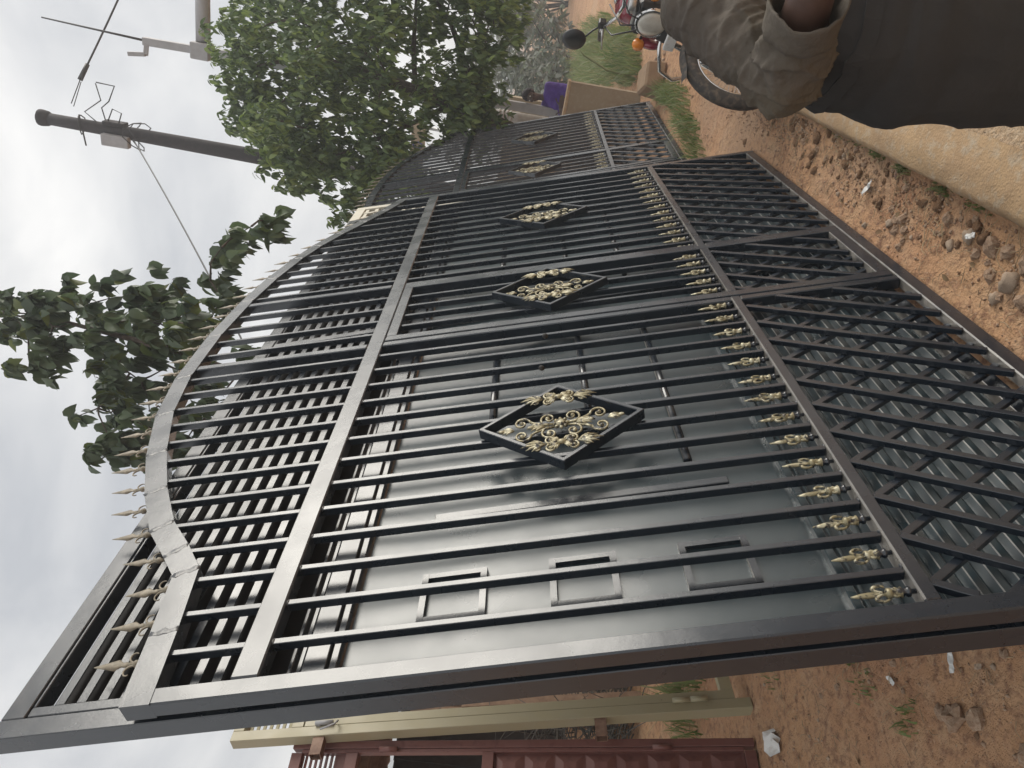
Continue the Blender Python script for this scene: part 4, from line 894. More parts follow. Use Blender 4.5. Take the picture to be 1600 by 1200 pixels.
def workman():
    base = Vector((0.68, -0.84, 0.106)); g = empty('person', base)
    tag(g, 'man in a dark brown work coverall with rolled sleeves, elbow bent, at the right', 'person')
    inv = Matrix.Translation(-base)
    f = Vector((-0.69, -0.73, 0)); s = Vector((-0.73, 0.69, 0))              # facing, his right
    shR, elR, wrR, haR = Vector((0.678,-0.733,1.215)), Vector((0.478,-0.640,1.057)), Vector((0.318,-0.800,1.112)), Vector((0.296,-0.861,1.129))
    chest, belly, pelvis = Vector((0.908,-0.911,1.141)), Vector((0.841,-0.879,0.940)), Vector((0.698,-0.808,0.780))
    neck, hd, shL = Vector((0.921,-0.922,1.382)), Vector((0.908,-0.920,1.536)), Vector((1.089,-1.062,1.219)); elL = shL + Vector((0.07,-0.10,-0.25)); wrL = elL + Vector((-0.06,-0.07,-0.20))
    hipR, hipL = pelvis + s*0.115 + Vector((0,0,-0.03)), pelvis - s*0.115 + Vector((0,0,-0.03)); knR, knL = hipR + Vector((0.0,-0.01,-0.33)), hipL + Vector((0.02,-0.03,-0.33)); anR, anL = Vector((hipR.x + 0.02, hipR.y + 0.01, 0.18)), Vector((hipL.x + 0.04, hipL.y - 0.01, 0.18))
    q = MB()                                                                # the body
    capsule(q, neck - Vector((0,0,0.05)), hd - Vector((0,0,0.06)), 0.052, 0.050); head(q, hd, f, 0.078)
    capsule(q, shL.lerp(shR, 0.2), shL.lerp(shR, 0.8), 0.075, 0.075); capsule(q, chest, belly, 0.125, 0.115); capsule(q, belly, pelvis, 0.115, 0.12); capsule(q, chest, neck, 0.10, 0.05)
    for a, b, c, h, sg in ((shR, elR, wrR, (haR - wrR), 1), (shL, elL, wrL, Vector((-0.2, -0.15, -1)), -1)):
        capsule(q, a, b, 0.050, 0.044); capsule(q, b, c, 0.050, 0.036); hand(q, c, h, f*0.4 + Vector((0,0,-0.6 if sg > 0 else 0)) + s*(-sg*0.5), sg, 0.45)
    for a, b, c in ((hipR, knR, anR), (hipL, knL, anL)): capsule(q, a, b, 0.075, 0.052); capsule(q, b, c, 0.052, 0.036); capsule(q, c - Vector((0,0,0.03)), c - Vector((0,0,0.04)) + f*0.12, 0.034, 0.03)
    o = fuse('body', q, 0.0062, M['skin'], g, 3); o.matrix_parent_inverse = inv
    q = MB(); capsule(q, hd + Vector((0,0,0.026)) - f*0.014, hd + Vector((0,0,0.038)) + f*0.004, 0.083, 0.081); o = fuse('hair', q, 0.008, M['hair'], g, 2, folds(60, 0.002)); o.matrix_parent_inverse = inv
    for k in (-1, 1):
        q = MB(); c = hd + f*0.079 + s*k*0.031 + Vector((0,0,0.012)); q.blob(c, 0.012, 10, 8); o = q.build('eye', M['white'], g); o.matrix_parent_inverse = inv
        q2 = MB(); q2.blob(c + f*0.0085, 0.0055, 8, 6); i = q2.build('iris', M['hair'], o); i.matrix_parent_inverse = inv
    q = MB()                                                                # jacket with sleeves
    capsule(q, shL.lerp(shR, 0.06) - Vector((0,0,0.012)), shL.lerp(shR, 0.93) - Vector((0,0,0.012)), 0.086, 0.080); capsule(q, chest, belly, 0.165, 0.165); capsule(q, chest + s*0.06, belly + s*0.05, 0.145, 0.15); capsule(q, chest - s*0.06, belly - s*0.05, 0.145, 0.15); capsule(q, belly, pelvis + Vector((0,0,0.08)), 0.168, 0.172)
    capsule(q, chest + Vector((0,0,0.06)), neck - Vector((0,0,0.055)), 0.13, 0.068)
    capsule(q, shR, elR, 0.076, 0.064); capsule(q, elR, elR.lerp(wrR, 0.36), 0.066, 0.060)
    capsule(q, shL, elL, 0.085, 0.070); capsule(q, elL, elL.lerp(wrL, 0.8), 0.068, 0.052)
    arm_ax = (elR - shR).normalized(); fore = (wrR - elR).normalized()
    up_ax = arm_ax.cross(fore).normalized()
    def crease(v, sharp=3): return (1 - abs(math.sin(v)))**sharp
    def wr(co):
        c = Vector(co); d = c - elR; near = math.exp(-(d.length/0.17)**2)
        w = folds(7, 0.010, (arm_ax, 0.9))(c) + folds(19, 0.0055, (arm_ax + fore*0.5, 1.2))(c) + folds(48, 0.0015)(c)
        wv = mnoise.noise(c*6)*2.2 + mnoise.noise(c*14 + Vector((3, 0, 9)))*0.8
        ta = (c - shR).dot(arm_ax); tf = d.dot(fore); side = d.dot(up_ax)
        m1 = max(0.0, mnoise.noise(c*4 + Vector((7, 2, 1))) + 0.45)
        cr = 0.012*m1*crease(ta*34 + side*14 + wv, 4)*(0.35 + near) + 0.011*near*crease(tf*55 - side*20 + wv*1.3, 4) + 0.006*near*crease(ta*70 + side*36 + wv*2, 5)
        cr += 0.007*max(0.0, mnoise.noise(c*3.3) + 0.3)*crease(c.z*38 + (c.x - c.y)*22 + wv*1.4, 3)
        return w*0.75 + cr - 0.003
    o = fuse('jacket', q, 0.0052, M['cloth'], g, 4, wr); o.matrix_parent_inverse = inv
    # rolled cuff, open and flared
    c0, c1 = elR.lerp(wrR, 0.50), elR.lerp(wrR, 0.80); a = Vector((0,0,1)); ax = (c1 - c0).normalized(); e1 = ax.cross(a).normalized(); e2 = ax.cross(e1)
    q = MB(); n = 32; vv = []
    prof_ = ((-0.02, 0.055), (0.06, 0.064), (0.22, 0.0655), (0.5, 0.0645), (0.80, 0.066), (0.93, 0.0675), (0.97, 0.0655), (0.93, 0.0615), (0.5, 0.056), (0.1, 0.050))
    for h, r in prof_:
        for k in range(n):
            an = 2*math.pi*k/n; rr = r*(1 + 0.05*math.sin(an*3 + h*2) + 0.07*math.sin(an*2 + 1) + 0.025*math.sin(an*9 + h*5)*(1 - h*0.5) + 0.02*math.sin(an*14 + h*9)); vv.append(c0 + (c1 - c0)*(h + 0.16*math.sin(an + 0.8) + 0.04*math.sin(an*5)) + (e1*math.cos(an) + e2*math.sin(an))*rr)
    q.add(vv, [(i*n+k, i*n+(k+1) % n, (i+1)*n+(k+1) % n, (i+1)*n+k) for i in range(len(prof_)-1) for k in range(n)], True)
    cf = q.build('rolled_cuff', M['cloth'], g); cf.matrix_parent_inverse = inv
    q = MB()                                                                # trousers with loose hips
    capsule(q, hipR + Vector((0,0,0.14)), hipL + Vector((0,0,0.14)), 0.150, 0.150); capsule(q, hipR + Vector((0,0,0.06)), hipL + Vector((0,0,0.06)), 0.158, 0.155)
    for a, b, c in ((hipR, knR, anR), (hipL, knL, anL)):
        capsule(q, a + Vector((0,0,0.02)), b, 0.150, 0.110); capsule(q, b, c + Vector((0,0,0.02)), 0.105, 0.078)
    def twr(co):
        c = Vector(co); wv = mnoise.noise(c*5)*2.0
        return folds(5, 0.010)(c) + 0.008*max(0.0, mnoise.noise(c*3 + Vector((2, 5, 1))) + 0.35)*(1 - abs(math.sin(c.z*20 + (c.x + c.y)*16 + wv)))**3
    o = fuse('trousers', q, 0.007, M['cloth2'], g, 4, twr); o.matrix_parent_inverse = inv
    from mathutils.bvhtree import BVHTree
    bv = BVHTree.FromPolygons([v_.co.copy() for v_ in o.data.vertices], [list(p_.vertices) for p_ in o.data.polygons])
    def strip(name, pts, w, m, lift=0.003):
        # flat strip of cloth lying on the trousers
        q = MB(); L_, prev = [], None
        for p_ in pts:
            co, no, _, _ = bv.find_nearest(Vector(p_)); L_.append((co + no*lift, no))
        vv = []
        for i, (co, no) in enumerate(L_):
            t_ = (L_[min(i+1, len(L_)-1)][0] - L_[max(i-1, 0)][0]).normalized(); sd = t_.cross(no).normalized()
            vv += [co - sd*w/2 - no*lift*1.5, co - sd*w/2, co + sd*w/2, co + sd*w/2 - no*lift*1.5]
        q.add(vv, [(4*i+k, 4*i+k+1, 4*i+4+k+1, 4*i+4+k) for i in range(len(L_)-1) for k in range(3)]); o_ = q.build(name, m, g); o_.matrix_parent_inverse = inv; return o_
    cv = Vector((-0.87, -0.48, 0.1))                                        # towards the viewer's side of the hip
    hp = lambda a, z: hipR + cv*0.17 + s*a + Vector((0, 0, z))
    strip('hem', [hipR + s*0.2*math.cos(a_*0.2) + f*0.2*math.sin(a_*0.2) + Vector((0,0,0.20)) for a_ in range(-6, 10)], 0.03, M['cloth2'], 0.004)
    for a in (anR, anL):
        q = MB(); b = Vector((a.x, a.y, 0.15)); capsule(q, b, b - Vector((0,0,0.005)) + f*0.15, 0.046, 0.042, 14); capsule(q, b + Vector((0,0,0.05)), b, 0.05, 0.05)
        o = fuse('boot', q, 0.009, M['blackplastic'], g, 3); o.matrix_parent_inverse = inv
workman()

def seated_woman():
    base = Vector((9.30, 0.64, 0)); g = empty('person', base); tag(g, 'woman in a purple blouse sitting behind the low wall with folded arms', 'person'); inv = Matrix.Translation(-base)
    f = Vector((-0.93, 0.36, 0)).normalized(); s = Vector((f.y, -f.x, 0)); b = base; U = Vector((0, 0, 1))
    hd, neck, chest, pel = b + U*1.235, b + U*1.10, b + U*0.90 - f*0.01, b + U*0.56 - f*0.03
    shR, shL = b + s*0.155 + U*1.02, b - s*0.155 + U*1.02; elR, elL = b + s*0.205 + f*0.05 + U*0.79, b - s*0.205 + f*0.05 + U*0.79; wrR, wrL = b - s*0.02 + f*0.19 + U*0.84, b + s*0.02 + f*0.20 + U*0.80
    knR, knL = b + s*0.11 + f*0.40 + U*0.50, b - s*0.11 + f*0.40 + U*0.50; anR, anL = b + s*0.12 + f*0.42 + U*0.08, b - s*0.12 + f*0.42 + U*0.08
    q = MB(); capsule(q, neck - U*0.05, hd - U*0.05, 0.042, 0.042); head(q, hd, f, 0.074); capsule(q, chest, pel, 0.11, 0.12)
    for a, e, w, sg in ((shR, elR, wrR, 1), (shL, elL, wrL, -1)): capsule(q, a, e, 0.042, 0.035); capsule(q, e, w, 0.034, 0.025); hand(q, w, -s*sg + f*0.1, -f, sg, 0.35, 0.92)
    for k, a in ((knR, anR), (knL, anL)): capsule(q, pel, k, 0.08, 0.06); capsule(q, k, a, 0.055, 0.035); capsule(q, a - U*0.03, a - U*0.04 + f*0.13, 0.033, 0.028)
    o = fuse('body', q, 0.009, M['skin'], g, 2); o.matrix_parent_inverse = inv
    q = MB(); capsule(q, shR - U*0.01, shL - U*0.01, 0.068, 0.068); capsule(q, chest, pel + U*0.1, 0.150, 0.150); capsule(q, chest + s*0.05, pel + s*0.05, 0.13, 0.14); capsule(q, chest - s*0.05, pel - s*0.05, 0.13, 0.14)
    for a, e, w in ((shR, elR, wrR), (shL, elL, wrL)): capsule(q, a, e, 0.066, 0.055); capsule(q, e, e.lerp(w, 0.45), 0.055, 0.046)
    o = fuse('blouse', q, 0.012, M['purple'], g, 2, folds(14, 0.007)); o.matrix_parent_inverse = inv
    q = MB(); capsule(q, pel + U*0.04, pel, 0.165, 0.17); capsule(q, pel, (knR + knL)/2, 0.17, 0.15); capsule(q, knR, knL, 0.12, 0.12); capsule(q, (knR + knL)/2, (anR + anL)/2 + U*0.15, 0.15, 0.15)
    o = fuse('skirt', q, 0.015, M['purple'], g, 3, folds(9, 0.008)); o.matrix_parent_inverse = inv
    q = MB(); capsule(q, hd + U*0.03 - f*0.015, hd + U*0.045, 0.083, 0.080); capsule(q, hd + U*0.05 - f*0.06, hd + U*0.05 - f*0.09, 0.05, 0.04); o = fuse('headscarf', q, 0.010, M['scarf'], g, 2, folds(40, 0.003)); o.matrix_parent_inverse = inv
    for k in (-1, 1):
        q = MB(); q.blob(hd + f*0.075 + s*k*0.029 + U*0.012, 0.011, 8, 6); o = q.build('eye', M['white'], g); o.matrix_parent_inverse = inv
    st = empty('stool', base); tag(st, 'wooden stool under the woman in purple, behind the low wall', 'stool')
    q = MB(); q.lathe([(0.17, 0.36), (0.18, 0.37), (0.18, 0.395), (0.16, 0.40)], 16); q.build('seat', M['timber'], st)
    for k in range(4):
        a = k*math.pi/2 + 0.4; q = MB(); q.tube([(0.15*math.cos(a), 0.15*math.sin(a), -0.01), (0.11*math.cos(a), 0.11*math.sin(a), 0.36)], 0.018, 8); q.build('leg', M['timber'], st)
seated_woman()

# ------------------------------------------------------------------ motorcycles (local x forward, y left, z up; front axle above the origin)
def motorcycle(lab, loc, head_deg, steer=0):
    g = empty('motorcycle', loc, (0, 0, R(head_deg))); tag(g, lab, 'motorcycle', 'motorcycles parked on the verge')
    FRAME = ('fuel_tank', 'tank_shroud', 'seat', 'side_panel', 'frame', 'engine', 'cylinder', 'exhaust', 'crash_guard', 'rear_fender', 'shock_absorber', 'side_stand', 'rear_wheel')
    piv = Vector((-0.30, 0, 0)); fr_rot = Matrix.Rotation(R(steer), 3, 'Z')
    def part(name, q, m, par=None, bev=0):
        o = q.build(name, M[m], par or g, bev)
        if name in FRAME: o.location = piv - fr_rot @ piv; o.rotation_euler = (0, 0, R(steer))      # the frame trails the turned fork
        return o
    def ring(r, c, n=40): return [(c[0] + r*math.cos(2*math.pi*k/n), c[1], c[2] + r*math.sin(2*math.pi*k/n)) for k in range(n)]
    for nm, cx in (('front_wheel', 0.0), ('rear_wheel', -1.26)):
        q = MB(); rt = 0.040 if cx == 0 else 0.048; n, mseg = 44, 10; vv = []
        for k in range(n):
            a = 2*math.pi*k/n
            for j in range(mseg):
                b = 2*math.pi*j/mseg; rr = 0.262 + rt*math.cos(b)*1.12; vv.append((cx + rr*math.cos(a), rt*math.sin(b), 0.306 + rr*math.sin(a)))
        q.add(vv, [(k*mseg+j, k*mseg+(j+1) % mseg, ((k+1) % n)*mseg+(j+1) % mseg, ((k+1) % n)*mseg+j) for k in range(n) for j in range(mseg)], True)
        w = part(nm, q, 'rubber')
        q = MB(); vv = []
        for k in range(n):
            a = 2*math.pi*k/n
            for y, r in ((-0.026, 0.228), (-0.020, 0.214), (0, 0.206), (0.020, 0.214), (0.026, 0.228), (0.016, 0.226), (-0.016, 0.226)): vv.append((cx + r*math.cos(a), y, 0.306 + r*math.sin(a)))
        q.add(vv, [(k*7+j, k*7+(j+1) % 7, ((k+1) % n)*7+(j+1) % 7, ((k+1) % n)*7+j) for k in range(n) for j in range(7)], True); part('rim', q, 'chrome', w)
        q = MB()
        for k in range(36):
            a = 2*math.pi*k/36; a2 = a + (0.42 if k % 2 else -0.42); y = 0.028 if k % 4 < 2 else -0.028
            q.tube([(cx + 0.042*math.cos(a2), y, 0.306 + 0.042*math.sin(a2)), (cx + 0.211*math.cos(a), 0, 0.306 + 0.211*math.sin(a))], 0.0017, 4, caps=False)
        o = part('spokes', q, 'chrome', w)
        q = MB(); q.lathe([(0.03, -0.05), (0.055, -0.045), (0.055, 0.045), (0.03, 0.05)], 16, o=(cx, 0, 0.306), ax='y'); part('hub', q, 'alu', w)
    # front fender with stay and flap
    q = MB(); vv = []; n = 20
    for k in range(n+1):
        a = R(58) + R(82)*k/n
        for j in range(7):
            b = -1 + 2*j/6; r = 0.322 - 0.016*b*b + (0.035*(1 - k/3) if k < 3 else 0); vv.append((r*math.cos(a), 0.042*b, 0.306 + r*math.sin(a)))
    q.add(vv, [(k*7+j, k*7+j+1, (k+1)*7+j+1, (k+1)*7+j) for k in range(n) for j in range(6)], True); fe = part('front_fender', q, 'rubber')
    q = MB(); q.add([(-0.245,-0.06,0.50),(-0.245,0.06,0.50),(-0.31,0.06,0.30),(-0.31,-0.06,0.30)], [(0,1,2,3)]); q.add([(-0.249,-0.06,0.50),(-0.249,0.06,0.50),(-0.314,0.06,0.30),(-0.314,-0.06,0.30)], [(0,3,2,1)]); part('mud_flap', q, 'rubber', fe)
    ru = Vector((-0.455, 0, 0.89)).normalized()                                # steering axis direction, up and back
    for y in (-0.085, 0.085):
        q = MB(); a0 = Vector((0.0, y, 0.306)); q.tube([a0, a0 + ru*0.30], [0.026, 0.028], 12); q.tube([a0 + ru*0.30, a0 + ru*0.66], 0.017, 12); part('fork_leg', q, 'chrome')
    for h, m in ((0.46, 'blackplastic'), (0.64, 'alu')):
        q = MB(); c = Vector((0, 0, 0.306)) + ru*h; q.bar(c - Vector((0, 0.105, 0)), c + Vector((0, 0.105, 0)), 0.035, 0.06, ru); part('fork_clamp', q, m, None, 0.005)
    hc = Vector((-0.235, 0, 0.80))                                             # headlamp
    q = MB(); q.lathe([(0.03, -0.10), (0.07, -0.08), (0.088, -0.03), (0.092, 0.02)], 24, o=hc, ax='x'); hl = part('headlight', q, 'blackplastic')
    q = MB(); q.lathe([(0.093, 0.0), (0.100, 0.012), (0.099, 0.034), (0.089, 0.040), (0.088, 0.03)], 28, o=hc, ax='x'); part('bezel', q, 'chrome', hl)
    q = MB(); q.lathe([(0.088, 0.030), (0.078, 0.046), (0.05, 0.058), (0.01, 0.062)], 24, o=hc, ax='x'); part('lens', q, 'lens', hl)
    q = MB(); q.box(hc.x-0.05, hc.x+0.02, -0.115, 0.115, hc.z-0.035, hc.z+0.10); part('headlight_bracket', q, 'blackplastic', None, 0.02)
    for y in (-1, 1):
        q = MB(); q.tube([(-0.25, y*0.09, 0.82), (-0.23, y*0.165, 0.83)], 0.009, 8); ind = part('indicator', q, 'blackplastic'); q = MB(); q.lathe([(0.012, -0.03), (0.032, -0.02), (0.038, 0.0), (0.033, 0.018), (0.01, 0.026)], 14, o=(-0.225, y*0.18, 0.832), ax='x'); part('lens', q, 'orange', ind)
    q = MB(); q.lathe([(0.03, 0), (0.048, 0.01), (0.05, 0.045), (0.045, 0.05)], 16, o=(-0.27, 0.05, 0.905)); part('speedometer', q, 'alu')
    # handlebar, grips, levers, mirrors
    hb = [(-0.46, -0.40, 1.03), (-0.40, -0.27, 1.05), (-0.33, -0.11, 0.985), (-0.31, 0, 0.97), (-0.33, 0.11, 0.985), (-0.40, 0.27, 1.05), (-0.46, 0.40, 1.03)]
    q = MB(); q.tube(hb, 0.0125, 10); part('handlebar', q, 'chrome')
    for y in (-1, 1):
        q = MB(); q.tube([(-0.425, y*0.305, 1.045), (-0.465, y*0.415, 1.027)], 0.018, 12); part('grip', q, 'rubber')
        q = MB(); q.tube([(-0.375, y*0.25, 1.045), (-0.34, y*0.30, 1.035), (-0.385, y*0.42, 1.012)], [0.008, 0.006, 0.004], 6); part('lever', q, 'alu')
        q = MB(); q.box(-0.425, -0.375, y*0.235-0.025, y*0.235+0.025, 1.03, 1.075); part('switch_box', q, 'blackplastic', None, 0.008)
        q = MB(); q.tube([(-0.39, y*0.25, 1.06), (-0.37, y*0.27, 1.10), (-0.38, y*0.32, 1.125), (-0.385, y*0.36, 1.145)], 0.006, 7); mi = part('mirror', q, 'blackplastic')
        q = MB(); q.lathe([(0.035, 0.028), (0.068, 0.018), (0.077, 0.0), (0.075, -0.006)], 24, o=(-0.385, y*0.375, 1.20), ax='x'); part('mirror_shell', q, 'mirror', mi)
        q = MB(); q.lathe([(0.073, -0.0065), (0.070, -0.008)], 24, o=(-0.385, y*0.375, 1.20), ax='x'); part('mirror_glass', q, 'chrome', mi)
    q = MB()
    for k in range(4): q.tube([(-0.39, -0.24 + 0.16*k, 1.04), (-0.24 + 0.02*k, -0.16 + 0.1*k, 1.0 - 0.03*k), (-0.20, -0.06 + 0.04*k, 0.88), (-0.30, -0.03 + 0.02*k, 0.72)], 0.005, 6)
    part('control_cable', q, 'blackplastic')
    # tank, seat, side panels
    q = MB(); rings_ = ((-0.36, 0.05, 0.84, 0.05), (-0.42, 0.12, 0.855, 0.105), (-0.55, 0.145, 0.87, 0.125), (-0.72, 0.12, 0.84, 0.11), (-0.84, 0.07, 0.80, 0.07)); vv = []; n = 18
    for x, hw, zc, hz in rings_:
        for k in range(n): a = 2*math.pi*k/n; vv.append((x, hw*math.copysign(abs(math.cos(a))**0.75, math.cos(a)), zc + hz*math.copysign(abs(math.sin(a))**0.8, math.sin(a))))
    q.add(vv, [(i*n+k, i*n+(k+1) % n, (i+1)*n+(k+1) % n, (i+1)*n+k) for i in range(len(rings_)-1) for k in range(n)] + [tuple(range(n-1,-1,-1)), tuple((len(rings_)-1)*n+k for k in range(n))], True); ta = part('fuel_tank', q, 'redpaint')
    q = MB(); q.lathe([(0.03, 0.985), (0.032, 1.0), (0.02, 1.006)], 14, o=(-0.54, 0, 0)); part('filler_cap', q, 'chrome', ta)
    for y in (-1, 1):
        q = MB(); q.blob((-0.40, y*0.185, 0.755), (0.11, 0.035, 0.075), 12, 8); part('tank_shroud', q, 'redpaint')
    q = MB(); capsule(q, (-0.84, 0, 0.82), (-1.42, 0, 0.84), 0.10, 0.11, 14, flat=((0,0,1), 0.55)); part('seat', q, 'blackplastic')
    for y in (-1, 1): q = MB(); q.blob((-0.92, y*0.115, 0.62), (0.15, 0.03, 0.11), 12, 8); part('side_panel', q, 'redpaint')
    # frame, engine, exhaust, guard
    q = MB(); q.tube([(-0.30,0,0.86),(-0.42,0,0.55),(-0.48,0,0.27),(-0.95,0,0.25)], 0.022, 8); q.tube([(-0.32,0,0.80),(-0.85,0,0.72),(-1.45,0,0.76)], 0.020, 8); q.tube([(-0.95,0.05,0.30),(-1.26,0.09,0.306)], 0.018, 8); q.tube([(-0.95,-0.05,0.30),(-1.26,-0.09,0.306)], 0.018, 8); part('frame', q, 'blackplastic')
    q = MB(); q.box(-0.92,-0.56,-0.12,0.12,0.24,0.45); part('engine', q, 'alu', None, 0.03); q = MB()
    for k in range(7): q.box(-0.70,-0.53,-0.085,0.085,0.455+0.025*k,0.468+0.025*k)
    q.box(-0.67,-0.56,-0.06,0.06,0.45,0.64); part('cylinder', q, 'alu')
    q = MB(); q.tube([(-0.54,-0.04,0.55),(-0.46,-0.07,0.40),(-0.58,-0.12,0.22),(-0.95,-0.16,0.25)], 0.019, 10); q.tube([(-0.95,-0.16,0.25),(-1.55,-0.18,0.36)], [0.035, 0.042], 12); part('exhaust', q, 'chrome')
    q = MB()
    for y in (-1, 1): q.tube([(-0.34, y*0.03, 0.70), (-0.30, y*0.18, 0.71), (-0.30, y*0.31, 0.67), (-0.32, y*0.355, 0.58), (-0.36, y*0.33, 0.47), (-0.42, y*0.18, 0.40), (-0.47, y*0.02, 0.32)], 0.013, 10)
    part('crash_guard', q, 'chrome')
    q = MB(); vv = []
    for k in range(15):
        a = R(20) + R(150)*k/14
        for j in range(5): b = -1 + 2*j/4; r = 0.345 - 0.02*b*b; vv.append((-1.26 + r*math.cos(a), 0.07*b, 0.306 + r*math.sin(a)))
    q.add(vv, [(k*5+j, k*5+j+1, (k+1)*5+j+1, (k+1)*5+j) for k in range(14) for j in range(4)], True); part('rear_fender', q, 'blackplastic')
    for y in (-1, 1): q = MB(); q.tube([(-1.22, y*0.11, 0.32), (-1.10, y*0.12, 0.70)], 0.026, 10); part('shock_absorber', q, 'chrome')
    q = MB(); q.tube([(-0.80,0.14,0.24),(-0.86,0.22,0.10),(-0.90,0.26,0.0)], 0.010, 7); part('side_stand', q, 'blackplastic')
    q = MB(); q.box(-0.03, 0.0, -0.075, 0.075, 0.64, 0.70); pl = part('number_plate', q, 'white', None, 0.003); pl.location = (-0.10, 0, 0.01)
    return g
motorcycle('black and red motorcycle with round headlight, half hidden behind the man', (3.565, -0.462, -0.003), 140, 32)
motorcycle('red motorcycle parked farther off, only its handlebar and tank showing', (5.75, -0.95, -0.003), 150)

# ------------------------------------------------------------------ stones and litter on the soil
def stone_mesh(seed, m):
    rnd = random.Random(seed); q = MB(); q.blob((0, 0, 0), (1, 0.72 + 0.25*rnd.random(), 0.5 + 0.25*rnd.random()), 9, 6, seed, 0.55); me = q.mesh('stone', m)
    for p in me.polygons: p.use_smooth = seed % 4 == 0
    return me
SM = [stone_mesh(k, M['stone'] if k % 4 else M['palestone']) for k in range(12)]
rs = random.Random(17)
def stone(x, y, r, k=None, name='stone'):
    o = meshobj(name, SM[rs.randrange(12) if k is None else k], ground, (x, y, ground_z(x, y) + r*0.08)); r *= 0.8; o.scale = (r, r, r); o.rotation_euler = (rs.uniform(-.4, .4), rs.uniform(-.4, .4), rs.uniform(0, 6.3)); return o
for x, y, r in ((1.37,-0.21,0.036),(1.30,-0.17,0.026),(1.24,-0.22,0.042),(1.19,-0.14,0.030),(1.16,-0.23,0.036),(1.09,-0.15,0.044),(1.05,-0.23,0.046),(1.00,-0.13,0.034),(1.45,-0.15,0.03),(1.52,-0.22,0.032),(1.12,-0.09,0.03),(1.87,-0.10,0.026),(1.84,-0.13,0.030),(1.81,-0.09,0.028),(1.79,-0.14,0.032),(1.90,-0.15,0.022),(1.75,-0.11,0.024),(2.24,-0.25,0.022),(2.6,-0.3,0.022),(2.45,-0.24,0.02),(0.42,0.98,0.060),(0.36,0.90,0.048),(0.47,1.02,0.032),(0.17,0.80,0.05),(0.62,0.72,0.022),(0.62,0.78,0.018),(0.40,0.68,0.020),(0.80,0.84,0.018),(0.95,1.06,0.016),(0.72,1.10,0.02),(0.30,0.62,0.02),(1.1,1.5,0.03),(0.9,1.45,0.02)): stone(x, y, r)
for k in range(95):
    x = rs.uniform(0.7, 4.3); y = rs.choice([rs.uniform(-0.30, -0.02), rs.uniform(-0.30, -0.16)]); stone(x, y, 0.005 + 0.017*rs.random()**2)
for k in range(70): stone(rs.uniform(0.05, 1.5), rs.uniform(0.35, 2.0), rs.uniform(0.005, 0.014))
for k in range(40): stone(rs.uniform(4.2, 8.5), rs.uniform(-1.2, -0.1), rs.uniform(0.012, 0.04))
# clods of the same soil, and rubble pressed in along the kerb
CM = []
for k in range(6):
    me_ = stone_mesh(40 + k, M['soil']); me_.name = 'clod'; CM.append(me_)
for k in range(140):
    if k % 3: x, y = rs.uniform(0.8, 3.6), -0.30 + abs(rs.gauss(0, 0.09))
    elif k % 2: x, y = rs.uniform(0.0, 1.6), rs.uniform(0.35, 2.0)
    else: x, y = rs.uniform(3.0, 7.0), rs.uniform(-0.8, 0.0)
    r = 0.006 + 0.024*rs.random()**2.5; o = meshobj('clod', CM[rs.randrange(6)], ground, (x, y, ground_z(x, y) + r*0.15)); o.scale = (r, r, r*0.8); o.rotation_euler = (rs.uniform(-.4, .4), rs.uniform(-.4, .4), rs.uniform(0, 6.3))
# fine gravel and straw: too many to count
rg = np.random.default_rng(9); V, Fc = [], []; k = 0
base_ = np.array([(1,0,0),(-1,0,0),(0,1,0),(0,-1,0),(0,0,1),(0,0,-1)], float); bf = [(0,2,4),(2,1,4),(1,3,4),(3,0,4),(2,0,5),(1,2,5),(3,1,5),(0,3,5)]
for i in range(6500):
    u = rg.random()
    if u < 0.62: x, y = rg.uniform(0.5, 4.6), -0.30 + abs(rg.normal(0, 0.12))
    elif u < 0.85: x, y = rg.uniform(-0.2, 1.9), rg.uniform(0.2, 2.2)
    else: x, y = rg.uniform(3.5, 8), rg.uniform(-1.4, 0.2)
    if mnoise.noise(Vector((x*3.1, y*3.1, 2))) < rg.normal(-0.05, 0.22): continue
    r = 0.0016 + 0.0075*rg.random()**2.2; a = rg.uniform(0, 6.28); ca, sa = math.cos(a), math.sin(a); sc = rg.uniform(0.6, 1.3, 3)*r
    b = base_*sc*rg.uniform(0.8, 1.2, (6, 1)); z = ground_z(x, y) + r*0.3
    V += [(x + ca*p[0] - sa*p[1], y + sa*p[0] + ca*p[1], z + p[2]) for p in b]; Fc += [tuple(k + j for j in f_) for f_ in bf]; k += 6
o = meshobj('gravel', fast_mesh('gravel', V, Fc, [M['stone']])); tag(o, 'fine gravel and crumbs scattered over the red soil', 'gravel', kind='stuff')
q = MB()
for i in range(760):
    if i % 2: x, y = rs.uniform(0.6, 3.6), -0.28 + abs(rs.gauss(0, 0.12))
    else: x, y = rs.uniform(0, 1.6), rs.uniform(0.3, 2.0)
    a = rs.uniform(0, 6.28); l = rs.uniform(0.015, 0.07); z = ground_z(x, y) + 0.006
    q.tube([(x, y, z), (x + l*0.5*math.cos(a), y + l*0.5*math.sin(a), z + 0.006), (x + l*math.cos(a + .3), y + l*math.sin(a + .3), z + 0.002)], [0.0016, 0.0014, 0.0008], 4, caps=False)
tag(q.build('straw', M['straw']), 'dry straw and twig scraps littering the red soil', 'straw', kind='stuff')
lt = leaf_template(0.5, 0.15)
for k in range(36):
    x, y = (rs.uniform(0.1, 1.5), rs.uniform(0.4, 1.9)) if k % 2 else (rs.uniform(0.8, 3.2), rs.uniform(-0.29, -0.05))
    me = fast_mesh('fallen_leaf', lt[0]*rs.uniform(0.02, 0.045), lt[1], [M['dryleaf']], smooth=True); o = meshobj('fallen_leaf', me, ground, (x, y, ground_z(x, y) + 0.010)); o.rotation_euler = (rs.uniform(-.5, .5), rs.uniform(-.5, .5), rs.uniform(0, 6.28))
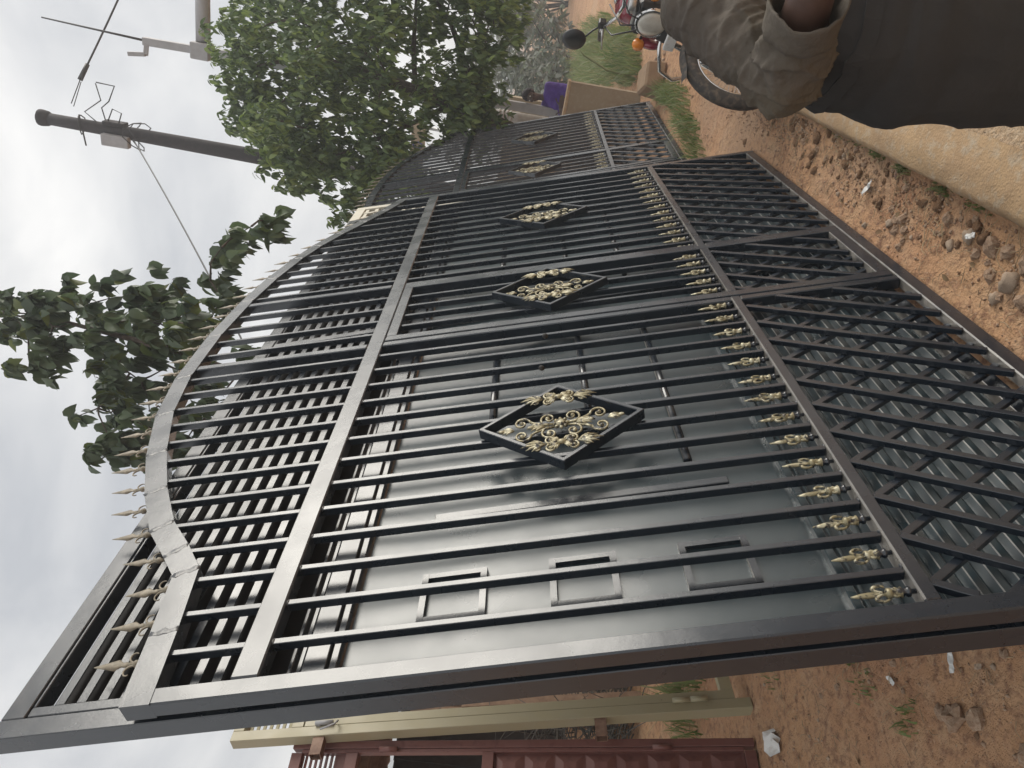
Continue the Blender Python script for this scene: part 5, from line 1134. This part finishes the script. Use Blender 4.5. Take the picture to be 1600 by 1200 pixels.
def scrap(name, lab, cat, x, y, l, w, rot, m, z=0.008, crumple=0.008):
    q = MB(); n, kk = 7, 3; vv = []
    for i in range(n):
        for j in range(kk):
            vv.append((l*(i/(n-1) - 0.5), w*(j/(kk-1) - 0.5)*(1 - 0.4*abs(i/(n-1) - 0.5)), crumple*mnoise.noise(Vector((i*0.9, j*1.3, x*7)))))
    top = [(i*kk+j, i*kk+j+1, (i+1)*kk+j+1, (i+1)*kk+j) for i in range(n-1) for j in range(kk-1)]; q.add(vv, top)
    q.add([(a, b, c - 0.0012) for a, b, c in vv], [f_[::-1] for f_ in top])
    o = q.build(name, M[m], None, 0, (x, y, ground_z(x, y) + z)); o.rotation_euler = (0.15, 0.1, rot); tag(o, lab, cat); return o
scrap('plastic_scrap', 'white torn plastic strip on the soil between gate and kerb', 'litter', 2.11, -0.18, 0.10, 0.025, 0.9, 'white', 0.02, 0.012)
scrap('paper_scrap', 'reddish wrapper scrap against the weedy kerb edge', 'litter', 1.93, -0.275, 0.040, 0.014, 2.0, 'rust', 0.012)
scrap('plastic_scrap', 'white crumpled scrap among the stones near the kerb', 'litter', 1.33, -0.22, 0.05, 0.022, 0.4, 'white', 0.03, 0.012)
scrap('plastic_scrap', 'yellow plastic stick on the soil left of the gates', 'litter', 0.88, 1.05, 0.045, 0.010, -0.6, 'yellow', 0.012, 0.002)
scrap('paper_scrap', 'white folded paper strip beside the flat stone', 'litter', 0.53, 0.86, 0.075, 0.018, -0.5, 'white', 0.015)
scrap('plastic_scrap', 'silvery wrapper near the left image edge on the soil', 'litter', 0.68, 1.14, 0.05, 0.018, 0.4, 'white', 0.012)
scrap('paper_scrap', 'small pale peel on the soil near the gate corner', 'litter', 0.44, 0.78, 0.03, 0.018, 0.9, 'palestone', 0.012)
scrap('plastic_bag', 'crumpled white bag at the foot of the maroon gate', 'litter', 1.06, 2.02, 0.11, 0.09, 0.3, 'white', 0.03, 0.05)

# ------------------------------------------------------------------ thin dusty air
hz = bpy.data.materials.new('dusty_air'); hz.use_nodes = True; nt = hz.node_tree; nt.nodes.remove(nt.nodes['Principled BSDF'])
pvn = nt.nodes.new('ShaderNodeVolumePrincipled'); pvn.inputs['Density'].default_value = 0.006; pvn.inputs['Color'].default_value = (0.92, 0.93, 0.95, 1); pvn.inputs['Anisotropy'].default_value = 0.3
nt.links.new(pvn.outputs[0], nt.nodes['Material Output'].inputs['Volume'])
q = MB(); q.box(-430, 430, -430, 430, -1.5, 9.5); tag(q.build('haze', hz), 'thin dusty haze over the whole yard', 'haze', kind='stuff')
